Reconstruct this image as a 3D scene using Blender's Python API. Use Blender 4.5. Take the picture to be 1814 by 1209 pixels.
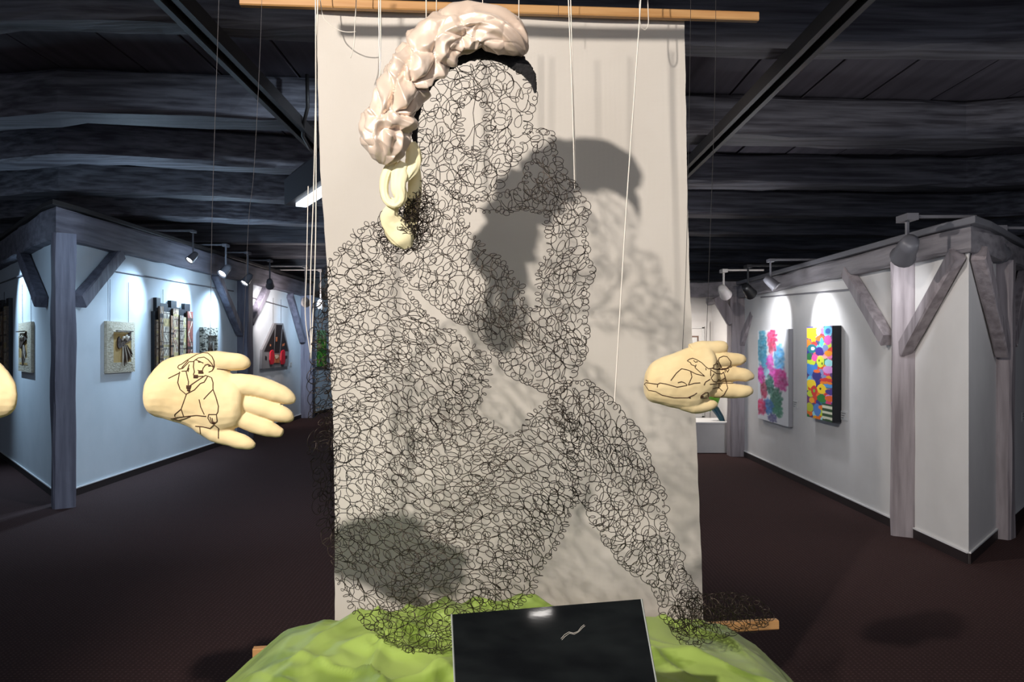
import bpy, bmesh, math, random
import numpy as np
from mathutils import Vector, Matrix, noise
from mathutils.bvhtree import BVHTree

random.seed(7)
rng = np.random.default_rng(11)
PI = math.pi
sc = bpy.context.scene
for o in list(bpy.data.objects):
    bpy.data.objects.remove(o, do_unlink=True)
COL = sc.collection

# ------------------------------------------------------------ camera, world, key light, exposure
F = 1400.0            # focal length in pixels of the 1814 px wide frame
CX, HY, CH = 907.0, 612.0, 1.6
cam_d = bpy.data.cameras.new('camera')
cam = bpy.data.objects.new('camera', cam_d)
COL.objects.link(cam)
cam.location = (0, 0, CH)
cam.rotation_euler = (PI / 2, 0, 0)
cam_d.sensor_width = 36
cam_d.lens = F / 1814 * 36
cam_d.shift_y = (HY - 604.5) / 1814
cam_d.clip_start = 0.05
sc.camera = cam

world = bpy.data.worlds.new('world')
sc.world = world
world.use_nodes = True
world.node_tree.nodes['Background'].inputs[0].default_value = (0.55, 0.60, 0.75, 1)
world.node_tree.nodes['Background'].inputs[1].default_value = 0.75

vs = sc.view_settings
vs.view_transform = 'Standard'
vs.look = 'None'
vs.exposure = 0.0
vs.gamma = 1
vs.use_curve_mapping = False


def light(name, kind, loc, target, power, color, **kw):
    d = bpy.data.lights.new(name, kind)
    d.energy = power
    d.color = color
    for k, v in kw.items():
        setattr(d, k, v)
    o = bpy.data.objects.new(name, d)
    COL.objects.link(o)
    o.location = loc
    v = Vector(target) - Vector(loc)
    o.rotation_euler = v.to_track_quat('-Z', 'Y').to_euler()
    return o


KEY = (-1.61, -0.60, 3.31)
light('key_spot', 'SPOT', KEY, (0.0, 2.6, 1.45), 730, (1.0, 0.925, 0.85), spot_size=math.radians(66),
      spot_blend=0.6, shadow_soft_size=0.05)
# unseen area lights added over the aisle as fill, without fixtures
light('aisle_fill_area', 'AREA', (0.9, -0.9, 3.2), (0.1, 2.6, 1.0), 22, (1.0, 0.93, 0.86), shape='RECTANGLE', size=1.2, size_y=0.25)
light('aisle_fill_area', 'AREA', (-0.8, 6.5, 3.15), (-0.8, 6.5, 0), 20, (0.85, 0.92, 1.0), shape='RECTANGLE', size=0.3, size_y=1.2)


# ------------------------------------------------------------ helpers
def P(px, py, D):
    """point seen at pixel (px, py) lying at distance D along the room"""
    return Vector(((px - CX) / F * D, D, CH - (py - HY) / F * D))


def lin(c):
    c = c / 255.0
    return c / 12.92 if c <= 0.04045 else ((c + 0.055) / 1.055) ** 2.4


def rgb(r, g, b):
    return (lin(r), lin(g), lin(b), 1.0)


MATS = {}


def mat(name, col, rough=0.6, metal=0.0, col2=None, scale=(5, 5, 5), nscale=1.0, bump=0.0, detail=6.0,
        sheen=0.0, trans=0.0, emit=None, estr=0.0, contrast=(0.35, 0.65), vcol=None, coat=0.0, spec=0.5, weave=0.0,
        subsurf=0.0, aniso=0.0):
    if name in MATS:
        return MATS[name]
    m = bpy.data.materials.new(name)
    m.use_nodes = True
    nt = m.node_tree
    b = nt.nodes['Principled BSDF']
    b.inputs['Base Color'].default_value = col
    b.inputs['Roughness'].default_value = rough
    b.inputs['Metallic'].default_value = metal
    b.inputs['Specular IOR Level'].default_value = spec
    if sheen:
        b.inputs['Sheen Weight'].default_value = sheen
    if coat:
        b.inputs['Coat Weight'].default_value = coat
        b.inputs['Coat Roughness'].default_value = 0.08
    if aniso:
        b.inputs['Anisotropic'].default_value = aniso
    if emit:
        b.inputs['Emission Color'].default_value = emit
        b.inputs['Emission Strength'].default_value = estr
    if vcol:
        a = nt.nodes.new('ShaderNodeVertexColor')
        a.layer_name = vcol
        nt.links.new(a.outputs[0], b.inputs['Base Color'])
    if col2 or bump:
        tc = nt.nodes.new('ShaderNodeTexCoord')
        mp = nt.nodes.new('ShaderNodeMapping')
        mp.inputs['Scale'].default_value = scale
        nt.links.new(tc.outputs['Object'], mp.inputs[0])
        n = nt.nodes.new('ShaderNodeTexNoise')
        n.inputs['Scale'].default_value = nscale
        n.inputs['Detail'].default_value = detail
        nt.links.new(mp.outputs[0], n.inputs['Vector'])
        if col2:
            r = nt.nodes.new('ShaderNodeValToRGB')
            r.color_ramp.elements[0].position = contrast[0]
            r.color_ramp.elements[0].color = col
            r.color_ramp.elements[1].position = contrast[1]
            r.color_ramp.elements[1].color = col2
            nt.links.new(n.outputs[0], r.inputs[0])
            nt.links.new(r.outputs[0], b.inputs['Base Color'])
        if bump:
            bp = nt.nodes.new('ShaderNodeBump')
            bp.inputs['Strength'].default_value = bump
            bp.inputs['Distance'].default_value = 0.01
            nt.links.new(n.outputs[0], bp.inputs['Height'])
            nt.links.new(bp.outputs[0], b.inputs['Normal'])
            if weave:
                w1 = nt.nodes.new('ShaderNodeTexWave'); w1.bands_direction = 'X'
                w2 = nt.nodes.new('ShaderNodeTexWave'); w2.bands_direction = 'Z'
                ad = nt.nodes.new('ShaderNodeMath'); ad.operation = 'ADD'
                for w in (w1, w2):
                    w.inputs['Scale'].default_value = weave
                    w.inputs['Distortion'].default_value = 1.5
                    w.inputs['Detail'].default_value = 2
                    nt.links.new(tc.outputs['Object'], w.inputs[0])
                nt.links.new(w1.outputs[1], ad.inputs[0])
                nt.links.new(w2.outputs[1], ad.inputs[1])
                b2 = nt.nodes.new('ShaderNodeBump')
                b2.inputs['Strength'].default_value = 0.25
                b2.inputs['Distance'].default_value = 0.002
                nt.links.new(ad.outputs[0], b2.inputs['Height'])
                nt.links.new(bp.outputs[0], b2.inputs['Normal'])
                nt.links.new(b2.outputs[0], b.inputs['Normal'])
    if trans:
        out = nt.nodes['Material Output']
        t = nt.nodes.new('ShaderNodeBsdfTranslucent')
        t.inputs[0].default_value = col
        mx = nt.nodes.new('ShaderNodeMixShader')
        mx.inputs[0].default_value = trans
        nt.links.new(b.outputs[0], mx.inputs[1])
        nt.links.new(t.outputs[0], mx.inputs[2])
        nt.links.new(mx.outputs[0], out.inputs[0])
    MATS[name] = m
    return m


M_beam = mat('dark painted beam', rgb(84, 82, 89), 0.62, col2=rgb(136, 136, 144), scale=(1.0, 16, 26), bump=1.0, contrast=(0.36, 0.64))
M_board = mat('dark ceiling board', rgb(98, 94, 104), 0.8, col2=rgb(116, 112, 122), scale=(12, 0.8, 4), bump=0.3)
M_void = mat('dark joint', rgb(14, 14, 18), 0.9)
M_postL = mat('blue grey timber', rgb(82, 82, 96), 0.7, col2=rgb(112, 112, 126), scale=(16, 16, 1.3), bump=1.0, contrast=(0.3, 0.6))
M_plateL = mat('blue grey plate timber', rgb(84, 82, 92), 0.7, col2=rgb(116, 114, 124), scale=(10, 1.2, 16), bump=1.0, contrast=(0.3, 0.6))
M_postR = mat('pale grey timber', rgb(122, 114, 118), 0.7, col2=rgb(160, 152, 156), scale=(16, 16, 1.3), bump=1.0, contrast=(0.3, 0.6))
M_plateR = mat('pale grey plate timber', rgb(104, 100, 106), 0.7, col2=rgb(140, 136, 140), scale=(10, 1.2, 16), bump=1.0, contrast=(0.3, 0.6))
M_wallL = mat('pale wall paint', rgb(205, 216, 224), 0.85, col2=rgb(211, 221, 229), scale=(3, 3, 3), bump=0.04)
M_wallR = mat('white wall paint', rgb(214, 212, 210), 0.85, col2=rgb(220, 218, 216), scale=(3, 3, 3), bump=0.04)
M_base = mat('dark brown skirting', rgb(38, 28, 28), 0.6)
M_edge = mat('white skirting edge', rgb(228, 228, 228), 0.6)
M_track = mat('dark track metal', rgb(50, 47, 46), 0.5, 0.2)
M_slot = mat('black track slot', rgb(18, 17, 17), 0.5)
M_grey = mat('grey rail', rgb(118, 118, 124), 0.5, 0.2)
M_lampw = mat('white lamp body', rgb(205, 200, 196), 0.4)
M_lampd = mat('grey lamp body', rgb(96, 96, 102), 0.45)
M_lampk = mat('black lamp body', rgb(24, 24, 26), 0.4)
M_glow = mat('lit lamp glass', (1, 1, 1, 1), 0.3, emit=(1, 0.98, 0.95, 1), estr=14)
M_tube = mat('lit tube strip', (1, 1, 1, 1), 0.3, emit=(0.85, 0.93, 1, 1), estr=1.6)
M_banner = mat('undyed cotton cloth', rgb(222, 214, 203), 0.9, col2=rgb(230, 223, 213), scale=(2, 2, 2), bump=0.15, weave=130, trans=0.12)
M_pine = mat('pine batten', rgb(205, 158, 104), 0.5, col2=rgb(188, 136, 82), scale=(1.5, 30, 40), bump=0.15)
M_wire = mat('annealed dark wire', rgb(66, 57, 50), 0.32, 0.8)
M_wirel = mat('fine black thread', rgb(26, 24, 26), 0.7)
M_cord = mat('white cotton cord', rgb(232, 224, 212), 0.8)
M_thread = mat('grey nylon thread', rgb(60, 58, 62), 0.5)
M_skin = mat('cream jersey cloth', rgb(236, 214, 164), 0.85, col2=rgb(226, 200, 148), scale=(9, 9, 9), bump=0.25, weave=220, sheen=0.2)
M_stitch = mat('brown embroidery thread', rgb(66, 38, 16), 0.8)
M_satin = mat('champagne satin', rgb(228, 208, 190), 0.33, col2=rgb(218, 194, 174), scale=(3, 3, 3), bump=0.05, sheen=0.3, metal=0.25)
M_yellow = mat('pale yellow cloth', rgb(252, 244, 204), 0.6, col2=rgb(250, 238, 190), scale=(6, 6, 6), bump=0.1, trans=0.15)
M_hair = mat('black wool', rgb(14, 13, 15), 0.95, bump=1.0, col2=rgb(24, 22, 25), scale=(60, 60, 60), sheen=0.1)
M_gloss = mat('gloss black acrylic', rgb(13, 15, 17), 0.045, col2=rgb(24, 27, 28), scale=(7, 7, 30), bump=0.01, spec=0.6, coat=0.6)
M_glossedge = mat('clear acrylic edge', rgb(150, 155, 150), 0.2)
M_scratch = mat('dusty scratch', rgb(150, 150, 148), 0.8)
M_vc = mat('artist paint', (1, 1, 1, 1), 0.6, vcol='Col')
M_canvas = mat('canvas edge', rgb(150, 150, 156), 0.7)
M_black = mat('black painted edge', rgb(18, 20, 28), 0.6)
M_card = mat('white card', rgb(214, 214, 212), 0.7)
M_print = mat('grey print', rgb(120, 120, 120), 0.7)


def floor_mat():
    m = bpy.data.materials.new('brown carpet')
    m.use_nodes = True
    nt = m.node_tree
    b = nt.nodes['Principled BSDF']
    b.inputs['Roughness'].default_value = 0.95
    b.inputs['Specular IOR Level'].default_value = 0.2
    tc = nt.nodes.new('ShaderNodeTexCoord')
    v = nt.nodes.new('ShaderNodeTexVoronoi')
    v.inputs['Scale'].default_value = 38
    v.inputs['Randomness'].default_value = 0.15
    nt.links.new(tc.outputs['Object'], v.inputs['Vector'])
    r = nt.nodes.new('ShaderNodeValToRGB')
    r.color_ramp.elements[0].position = 0.16
    r.color_ramp.elements[0].color = rgb(84, 62, 62)
    r.color_ramp.elements[1].position = 0.26
    r.color_ramp.elements[1].color = rgb(58, 40, 39)
    nt.links.new(v.outputs['Distance'], r.inputs[0])
    n = nt.nodes.new('ShaderNodeTexNoise')
    n.inputs['Scale'].default_value = 220
    nt.links.new(tc.outputs['Object'], n.inputs['Vector'])
    bp = nt.nodes.new('ShaderNodeBump')
    bp.inputs['Strength'].default_value = 0.5
    bp.inputs['Distance'].default_value = 0.004
    nt.links.new(n.outputs[0], bp.inputs['Height'])
    nt.links.new(bp.outputs[0], b.inputs['Normal'])
    nt.links.new(r.outputs[0], b.inputs['Base Color'])
    return m


M_floor = floor_mat()


def green_mat():
    m = bpy.data.materials.new('lime organza')
    m.use_nodes = True
    nt = m.node_tree
    b = nt.nodes['Principled BSDF']
    b.inputs['Roughness'].default_value = 0.38
    b.inputs['Sheen Weight'].default_value = 0.08
    b.inputs['Base Color'].default_value = rgb(172, 205, 96)
    tc = nt.nodes.new('ShaderNodeTexCoord')
    n = nt.nodes.new('ShaderNodeTexNoise')
    n.inputs['Scale'].default_value = 3.2
    n.inputs['Detail'].default_value = 3
    n.inputs['Distortion'].default_value = 1.2
    nt.links.new(tc.outputs['Object'], n.inputs['Vector'])
    r = nt.nodes.new('ShaderNodeValToRGB')
    r.color_ramp.elements[0].position = 0.40
    r.color_ramp.elements[0].color = rgb(144, 172, 74)
    r.color_ramp.elements[1].position = 0.50
    r.color_ramp.elements[1].color = rgb(182, 210, 106)
    nt.links.new(n.outputs[0], r.inputs[0])
    nt.links.new(r.outputs[0], b.inputs['Base Color'])
    t = nt.nodes.new('ShaderNodeBsdfTranslucent')
    t.inputs[0].default_value = rgb(196, 218, 136)
    mx = nt.nodes.new('ShaderNodeMixShader')
    mx.inputs[0].default_value = 0.25
    nt.links.new(b.outputs[0], mx.inputs[1])
    nt.links.new(t.outputs[0], mx.inputs[2])
    nt.links.new(mx.outputs[0], nt.nodes['Material Output'].inputs[0])
    return m


M_green = green_mat()


class MB:
    """collects vertices and faces that become one mesh"""

    def __init__(s):
        s.v = []
        s.f = []

    def add(s, vs_, fs_):
        k = len(s.v)
        s.v += [tuple(p) for p in vs_]
        s.f += [tuple(i + k for i in f) for f in fs_]
        return s

    def box(s, c, size, rz=0, ch=0.0):
        a, b, d = size[0] / 2, size[1] / 2, size[2] / 2
        R = Matrix.Rotation(rz, 3, 'Z')
        c = Vector(c)
        if ch <= 0:
            vs_ = [c + R @ Vector((x * a, y * b, z * d)) for z in (-1, 1) for x, y in ((-1, -1), (1, -1), (1, 1), (-1, 1))]
            fs_ = [(3, 2, 1, 0), (4, 5, 6, 7)] + [(i, (i + 1) % 4, 4 + (i + 1) % 4, 4 + i) for i in range(4)]
        else:
            pr = [(-a + ch, -b), (a - ch, -b), (a, -b + ch), (a, b - ch), (a - ch, b), (-a + ch, b), (-a, b - ch), (-a, -b + ch)]
            vs_ = [c + R @ Vector((x, y, z * d)) for z in (-1, 1) for x, y in pr]
            fs_ = [tuple(range(7, -1, -1)), tuple(range(8, 16))] + [(i, (i + 1) % 8, 8 + (i + 1) % 8, 8 + i) for i in range(8)]
        return s.add(vs_, fs_)

    def timber(s, pts, w, h, seg=0.25, jit=0.008, ch=0.02, up=(0, 0, 1), seed=0):
        """hewn timber of section w x h along a polyline, chamfered and slightly uneven"""
        pts = [Vector(p) for p in pts]
        up = Vector(up)
        path = []
        for a, b in zip(pts[:-1], pts[1:]):
            n = max(1, int((b - a).length / seg))
            for i in range(n):
                path.append(a.lerp(b, i / n))
        path.append(pts[-1])
        pr = [(-w / 2 + ch, -h / 2), (w / 2 - ch, -h / 2), (w / 2, -h / 2 + ch), (w / 2, h / 2 - ch), (w / 2 - ch, h / 2), (-w / 2 + ch, h / 2),
              (-w / 2, h / 2 - ch), (-w / 2, -h / 2 + ch)]
        vs_, fs_ = [], []
        for k, p in enumerate(path):
            t = (path[min(k + 1, len(path) - 1)] - path[max(k - 1, 0)]).normalized()
            side = t.cross(up).normalized()
            u2 = side.cross(t).normalized()
            for q, (x, y) in enumerate(pr):
                j = noise.noise_vector(Vector((p.x * 2.3 + q * 3.1, p.y * 2.3 + seed, p.z * 2.3))) * jit
                vs_.append(p + side * (x + j.x) + u2 * (y + j.y))
        n = len(path)
        for k in range(n - 1):
            for q in range(8):
                a, b = k * 8 + q, k * 8 + (q + 1) % 8
                fs_.append((a, b, b + 8, a + 8))
        fs_.append(tuple(range(7, -1, -1)))
        fs_.append(tuple((n - 1) * 8 + q for q in range(8)))
        return s.add(vs_, fs_)

    def tube(s, pts, r, n=6, cap=True):
        pts = [Vector(p) for p in pts]
        vs_, fs_ = [], []
        rr = r if hasattr(r, '__len__') else [r] * len(pts)
        prev = None
        for k, p in enumerate(pts):
            t = (pts[min(k + 1, len(pts) - 1)] - pts[max(k - 1, 0)])
            t = t.normalized() if t.length > 1e-9 else Vector((0, 0, 1))
            if prev is None:
                ref = Vector((0, 1, 0)) if abs(t.y) < 0.9 else Vector((1, 0, 0))
                a = t.cross(ref).normalized()
            else:
                a = (prev - t * prev.dot(t)).normalized()
            prev = a
            b = t.cross(a)
            for q in range(n):
                th = 2 * PI * q / n
                vs_.append(p + (a * math.cos(th) + b * math.sin(th)) * rr[k])
        for k in range(len(pts) - 1):
            for q in range(n):
                fs_.append((k * n + q, k * n + (q + 1) % n, (k + 1) * n + (q + 1) % n, (k + 1) * n + q))
        if cap:
            fs_.append(tuple(range(n - 1, -1, -1)))
            fs_.append(tuple((len(pts) - 1) * n + q for q in range(n)))
        return s.add(vs_, fs_)

    def prism(s, poly, y0, y1):
        """polygon in (x, z) extruded from y0 to y1"""
        n = len(poly)
        vs_ = [(x, y0, z) for x, z in poly] + [(x, y1, z) for x, z in poly]
        fs_ = [tuple(range(n)), tuple(range(2 * n - 1, n - 1, -1))] + [(i, n + i, n + (i + 1) % n, (i + 1) % n) for i in range(n)]
        return s.add(vs_, fs_)

    def build(s, name, m, parent=None, smooth=False, fixn=True):
        me = bpy.data.meshes.new(name)
        me.from_pydata(s.v, [], s.f)
        if fixn:
            bm = bmesh.new()
            bm.from_mesh(me)
            bmesh.ops.recalc_face_normals(bm, faces=bm.faces)
            bm.to_mesh(me)
            bm.free()
        return link(name, me, m, parent, smooth)


def link(name, me, m, parent=None, smooth=False):
    me.materials.append(m)
    if smooth:
        me.polygons.foreach_set('use_smooth', [True] * len(me.polygons))
    o = bpy.data.objects.new(name, me)
    COL.objects.link(o)
    if parent is not None:
        adopt(o, parent)
    return o


def pworld(o):
    M = Matrix.Translation(o.location) @ o.rotation_euler.to_matrix().to_4x4() @ Matrix.Diagonal((*o.scale, 1))
    if o.parent:
        M = pworld(o.parent) @ o.matrix_parent_inverse @ M
    return M


def adopt(o, parent):
    """parent without moving: o's vertices stay in world coordinates"""
    o.parent = parent
    o.matrix_parent_inverse = pworld(parent).inverted()


def tag(o, label, cat, group=None):
    o['label'] = label
    o['category'] = cat
    if group:
        o['group'] = group
    return o


def thing(name, label, cat, loc=(0, 0, 0), rz=0, group=None):
    o = bpy.data.objects.new(name, None)
    COL.objects.link(o)
    o.empty_display_size = 0.1
    o.location = loc
    o.rotation_euler = (0, 0, rz)
    return tag(o, label, cat, group)


def struct(o):
    o['kind'] = 'structure'
    return o


def npmesh(name, V, Fc, m, parent=None, smooth=True):
    me = bpy.data.meshes.new(name)
    V = np.asarray(V, dtype=np.float32)
    Fc = np.asarray(Fc, dtype=np.int32)
    me.vertices.add(len(V))
    me.vertices.foreach_set('co', V.ravel())
    k = Fc.shape[1]
    me.loops.add(Fc.size)
    me.loops.foreach_set('vertex_index', Fc.ravel())
    me.polygons.add(len(Fc))
    me.polygons.foreach_set('loop_start', np.arange(0, Fc.size, k, dtype=np.int32))
    me.update(calc_edges=True)
    me.validate()
    return link(name, me, m, parent, smooth)


# ------------------------------------------------------------ the room
XL, XR = -4.64, 3.34
DL = F * -XL / (CX - 105)                 # depth of the left corner
DR = F * XR / (1716 - CX)                 # depth of the right corner
aL, aR = math.radians(39.8), math.radians(41.3)
dirL = Vector((-math.sin(aL), math.cos(aL), 0))
dirR = Vector((math.sin(aR), math.cos(aR), 0))
CL = Vector((XL, DL, 0))
CR = Vector((XR, DR, 0))

fl = MB().box((0, 10.5, -0.05), (30, 33, 0.1)).build('floor', M_floor)
struct(fl)

HB, HC = 1.75, 2.08        # underside of beams and of boards above the eye
ce = MB().box((0, 10.5, CH + HC + 0.10), (30, 33, 0.06)).build('ceiling', M_void)
struct(ce)
x = -9.2
k = 0
while x < 10:
    w = 0.58 + 0.05 * math.sin(k * 2.1)
    MB().box((x + w / 2, 10.5, CH + HC + 0.03 + 0.006 * math.sin(k * 5.0)), (w - 0.022, 32.6, 0.035)).build('plank', M_board, ce)
    x += w
    k += 1

# each beam: pixel heights of its lower front edge and back edge across the frame
BX = [-260, 0, 105, 347, 560, 1220, 1716, 1814, 2080]
beams = [
    ([45, 32, 28, 42, 52, 80, 88, 85, 75], 0.22),
    ([222, 205, 196, 204, 212, 236, 247, 242, 228], 0.40),
    ([302, 288, 277, 289, 301, 325, 331, 326, 312], 0.34),
    ([356, 346, 337, 346, 358, 380, 385, 381, 370], 0.34),
    ([394, 386, 380, 388, 398, 414, 418, 415, 405], 0.34),
]
for ys, w in beams:
    pts = [P(px, py, F * HB / (HY - py)) + Vector((0, w / 2, 0)) for px, py in zip(BX, ys)]
    for p in pts:
        p.z = CH + (HB + HC) / 2
    MB().timber(pts, w, HC - HB, seg=0.22, jit=0.022, ch=0.03, seed=w * 50 + ys[0]).build('beam', M_beam, ce, smooth=False)
for yl, yr in ((433, 443), (458, 466), (477, 483), (492, 497), (504, 507)):
    pts = []
    for px, py in ((-100, yl - 4), (560, yl), (1220, yr), (1900, yr + 4)):
        D = F * HB / (HY - py)
        pts.append(Vector(((px - CX) / F * D, D, CH + (HB + HC) / 2)))
    MB().timber(pts, 0.34, HC - HB, seg=0.5, jit=0.02, ch=0.03, seed=yl).build('beam', M_beam, ce)
for yy in (2.6, 0.9, -0.8, -2.5):      # the same beams going on over and behind the viewer
    MB().timber([(-7, yy - 0.4, CH + 1.915), (7, yy + 0.5, CH + 1.915)], 0.34, HC - HB, seg=0.4, jit=0.02, seed=yy).build('beam', M_beam, ce)


def wall_seg(a, b, z1, th, side, m, name=None, parent=None, z0=0.0, inner=None):
    """wall slab whose visible face runs from a to b; side = normal pointing away from the room"""
    a, b, sd = Vector(a), Vector(b), Vector(side)
    q = MB()
    v = [a, b, b + sd * th, Vector(inner) if inner is not None else a + sd * th]
    q.add([(p.x, p.y, z) for z in (z0, z1) for p in v], [(3, 2, 1, 0), (4, 5, 6, 7)] + [(i, (i + 1) % 4, 4 + (i + 1) % 4, 4 + i) for i in range(4)])
    return q.build(name or 'wall_panel', m, parent)


def skirting(name, a, b, n):
    """dark skirting with a thin white edge on top, n points into the room"""
    a, b, n = Vector(a), Vector(b), Vector(n)
    o = wall_seg(a + n * 0.014, b + n * 0.014, 0.075, 0.013, -n, M_base, name)
    struct(o)
    wall_seg(a + n * 0.016, b + n * 0.016, 0.088, 0.015, -n, M_edge, 'edge_strip', o, z0=0.0765)
    return o


nL = Vector((math.cos(aL), math.sin(aL), 0)) * -1      # into the room for the far left face
nL = Vector((-math.cos(aL), -math.sin(aL), 0))
nR = Vector((math.cos(aR), -math.sin(aR), 0))
def miter(C_, n1, n2, th):
    k_ = th / (1 + Vector(n1).dot(Vector(n2)))
    return Vector(C_) + (Vector(n1) + Vector(n2)) * k_


IL = miter(CL, (-1, 0, 0), -nL, 0.12)
IR = miter(CR, (1, 0, 0), -nR, 0.12)
ZL, ZR = 2.70, 2.30      # top of the wall panels
endL = Vector((XL, 17.5, 0))
wl = struct(wall_seg(CL, endL, ZL, 0.12, (-1, 0, 0), M_wallL, 'wall_left', inner=IL))
fl_end = CL + dirL * 9
wfl = struct(wall_seg(CL, fl_end, ZL, 0.12, -nL, M_wallL, 'wall_far_left', inner=IL))
wr = struct(wall_seg(CR, (XR, 13.2, 0), ZR, 0.12, (1, 0, 0), M_wallR, 'wall_right', inner=IR))
wfr = struct(wall_seg(CR, CR + dirR * 7, ZR, 0.12, -nR, M_wallR, 'wall_far_right', inner=IR))
wb = struct(wall_seg((1.2, 13.2, 0), (XR + 0.2, 13.2, 0), ZR + 0.1, 0.12, (0, 1, 0), M_wallR, 'wall_back'))
wbl = struct(wall_seg(endL + Vector((0.05, 0.15, 0)), (-4.10, 21.5, 0), ZL, 0.12, (-1, 0, 0), M_wallL, 'wall_back_left'))
for nm_, sx_ in (('wall_outer_left', -1), ('wall_outer_right', 1)):
    struct(wall_seg((sx_ * 14.8, -5.5, 0), (sx_ * 14.8, 22.6, 0), 3.68, 0.12, (sx_, 0, 0), M_wallR, nm_))
wfb = struct(wall_seg((-14.8, 22.5, 0), (14.8, 22.5, 0), 3.68, 0.12, (0, 1, 0), M_wallR, 'wall_end'))
skirting('baseboard_left', CL, endL, (1, 0, 0))
skirting('baseboard_far_left', CL, fl_end, nL)
skirting('baseboard_right', CR, (XR, 11.5, 0), (-1, 0, 0))
skirting('baseboard_far_right', CR, CR + dirR * 7, nR)
skirting('baseboard_back_left', (-4.58, 17.7, 0), (-4.10, 21.5, 0), (1, 0, 0))


def plate(e1, C_, e2, z0, z1, n1, n2, m, parent, proud=0.09, w=0.2):
    """top plate running along both faces, bent at the corner C_"""
    for off, zc, ww_, hh_, mm, nm, jt in ((proud - w / 2, (z0 + z1 - 0.06) / 2, w, z1 - 0.06 - z0, m, 'top_plate', 0.02),
                                      (proud - 0.04, z1 - 0.03, 0.12, 0.05, M_grey if m is M_plateR else M_track, 'ledge', 0.0)):
        hz = Vector((0, 0, zc))
        cc = miter(C_, n1, n2, off)
        MB().timber([Vector(e1) + Vector(n1) * off + hz, cc + hz, Vector(e2) + Vector(n2) * off + hz], ww_, hh_, seg=0.3, jit=jt, ch=0.02 if jt else 0.006,
                    seed=cc.x).build(nm, mm, parent)


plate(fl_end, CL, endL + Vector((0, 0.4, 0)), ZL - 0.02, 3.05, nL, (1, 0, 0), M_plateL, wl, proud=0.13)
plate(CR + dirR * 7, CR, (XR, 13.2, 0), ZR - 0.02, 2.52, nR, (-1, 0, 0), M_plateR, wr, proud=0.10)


def post(x, y, z1, w, m, parent, rz=0, seed=0):
    MB().timber([(x, y, 0.0), (x, y, z1)], w, w, seg=0.18, jit=0.016, ch=0.022, up=(math.sin(rz), math.cos(rz), 0), seed=seed).build('post', m, parent)


def brace(a, b, w, d, m, parent, n, seed=0):
    """diagonal strut from a to b lying against the wall"""
    MB().timber([a, b], w, d, seg=0.15, jit=0.012, ch=0.012, up=n, seed=seed).build('brace', m, parent)


def onL(px, py):      # point of the left wall plane seen at this pixel
    D = F * XL / (px - CX)
    return Vector((XL, D, CH - (py - HY) / F * D))


def onR(px, py):
    D = F * XR / (px - CX)
    return Vector((XR, D, CH - (py - HY) / F * D))


def on_face(C, d, px, py):
    k = (px - CX) / F
    t = (C.x - k * C.y) / (k * d.y - d.x)
    D = C.y + d.y * t
    return Vector((C.x + d.x * t, D, CH - (py - HY) / F * D))


ex = Vector((0.07, 0, 0))
# left: corner post with a brace on either side, middle post, end post
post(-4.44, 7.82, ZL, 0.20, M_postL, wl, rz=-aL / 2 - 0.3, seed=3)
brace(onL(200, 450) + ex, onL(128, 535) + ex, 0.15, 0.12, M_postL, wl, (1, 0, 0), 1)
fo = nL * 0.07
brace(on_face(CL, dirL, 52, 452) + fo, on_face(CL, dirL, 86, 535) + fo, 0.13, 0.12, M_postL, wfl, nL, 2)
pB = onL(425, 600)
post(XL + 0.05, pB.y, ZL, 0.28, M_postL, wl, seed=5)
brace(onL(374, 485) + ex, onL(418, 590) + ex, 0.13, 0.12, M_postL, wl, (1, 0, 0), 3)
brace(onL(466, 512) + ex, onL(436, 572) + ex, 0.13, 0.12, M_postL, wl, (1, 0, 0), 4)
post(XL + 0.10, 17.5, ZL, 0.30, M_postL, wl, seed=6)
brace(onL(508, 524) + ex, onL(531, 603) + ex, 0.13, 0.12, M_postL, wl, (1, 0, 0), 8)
# right
exr = Vector((-0.06, 0, 0))
pD = onR(1606, 600)
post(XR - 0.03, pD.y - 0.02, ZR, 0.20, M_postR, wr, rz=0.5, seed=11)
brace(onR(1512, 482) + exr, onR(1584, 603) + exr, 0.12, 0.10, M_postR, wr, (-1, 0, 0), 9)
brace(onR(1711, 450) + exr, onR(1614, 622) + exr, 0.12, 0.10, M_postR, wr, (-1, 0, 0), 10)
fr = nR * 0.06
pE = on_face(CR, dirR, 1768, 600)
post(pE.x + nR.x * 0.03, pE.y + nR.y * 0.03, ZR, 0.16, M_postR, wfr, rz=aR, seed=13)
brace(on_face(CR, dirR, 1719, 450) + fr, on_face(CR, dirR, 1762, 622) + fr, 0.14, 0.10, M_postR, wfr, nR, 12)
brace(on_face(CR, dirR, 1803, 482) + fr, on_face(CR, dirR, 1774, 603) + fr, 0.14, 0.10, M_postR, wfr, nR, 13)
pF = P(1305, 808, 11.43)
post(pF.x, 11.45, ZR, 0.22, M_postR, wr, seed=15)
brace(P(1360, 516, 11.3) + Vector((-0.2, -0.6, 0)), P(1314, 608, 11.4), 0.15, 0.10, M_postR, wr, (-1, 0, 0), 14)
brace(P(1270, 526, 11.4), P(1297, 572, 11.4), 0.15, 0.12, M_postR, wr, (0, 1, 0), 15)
MB().timber([(1.4, 11.45, ZR + 0.1), (XR, 11.45, ZR + 0.1)], 0.2, 0.22, jit=0.02).build('tie_beam', M_plateR, wr)
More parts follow.
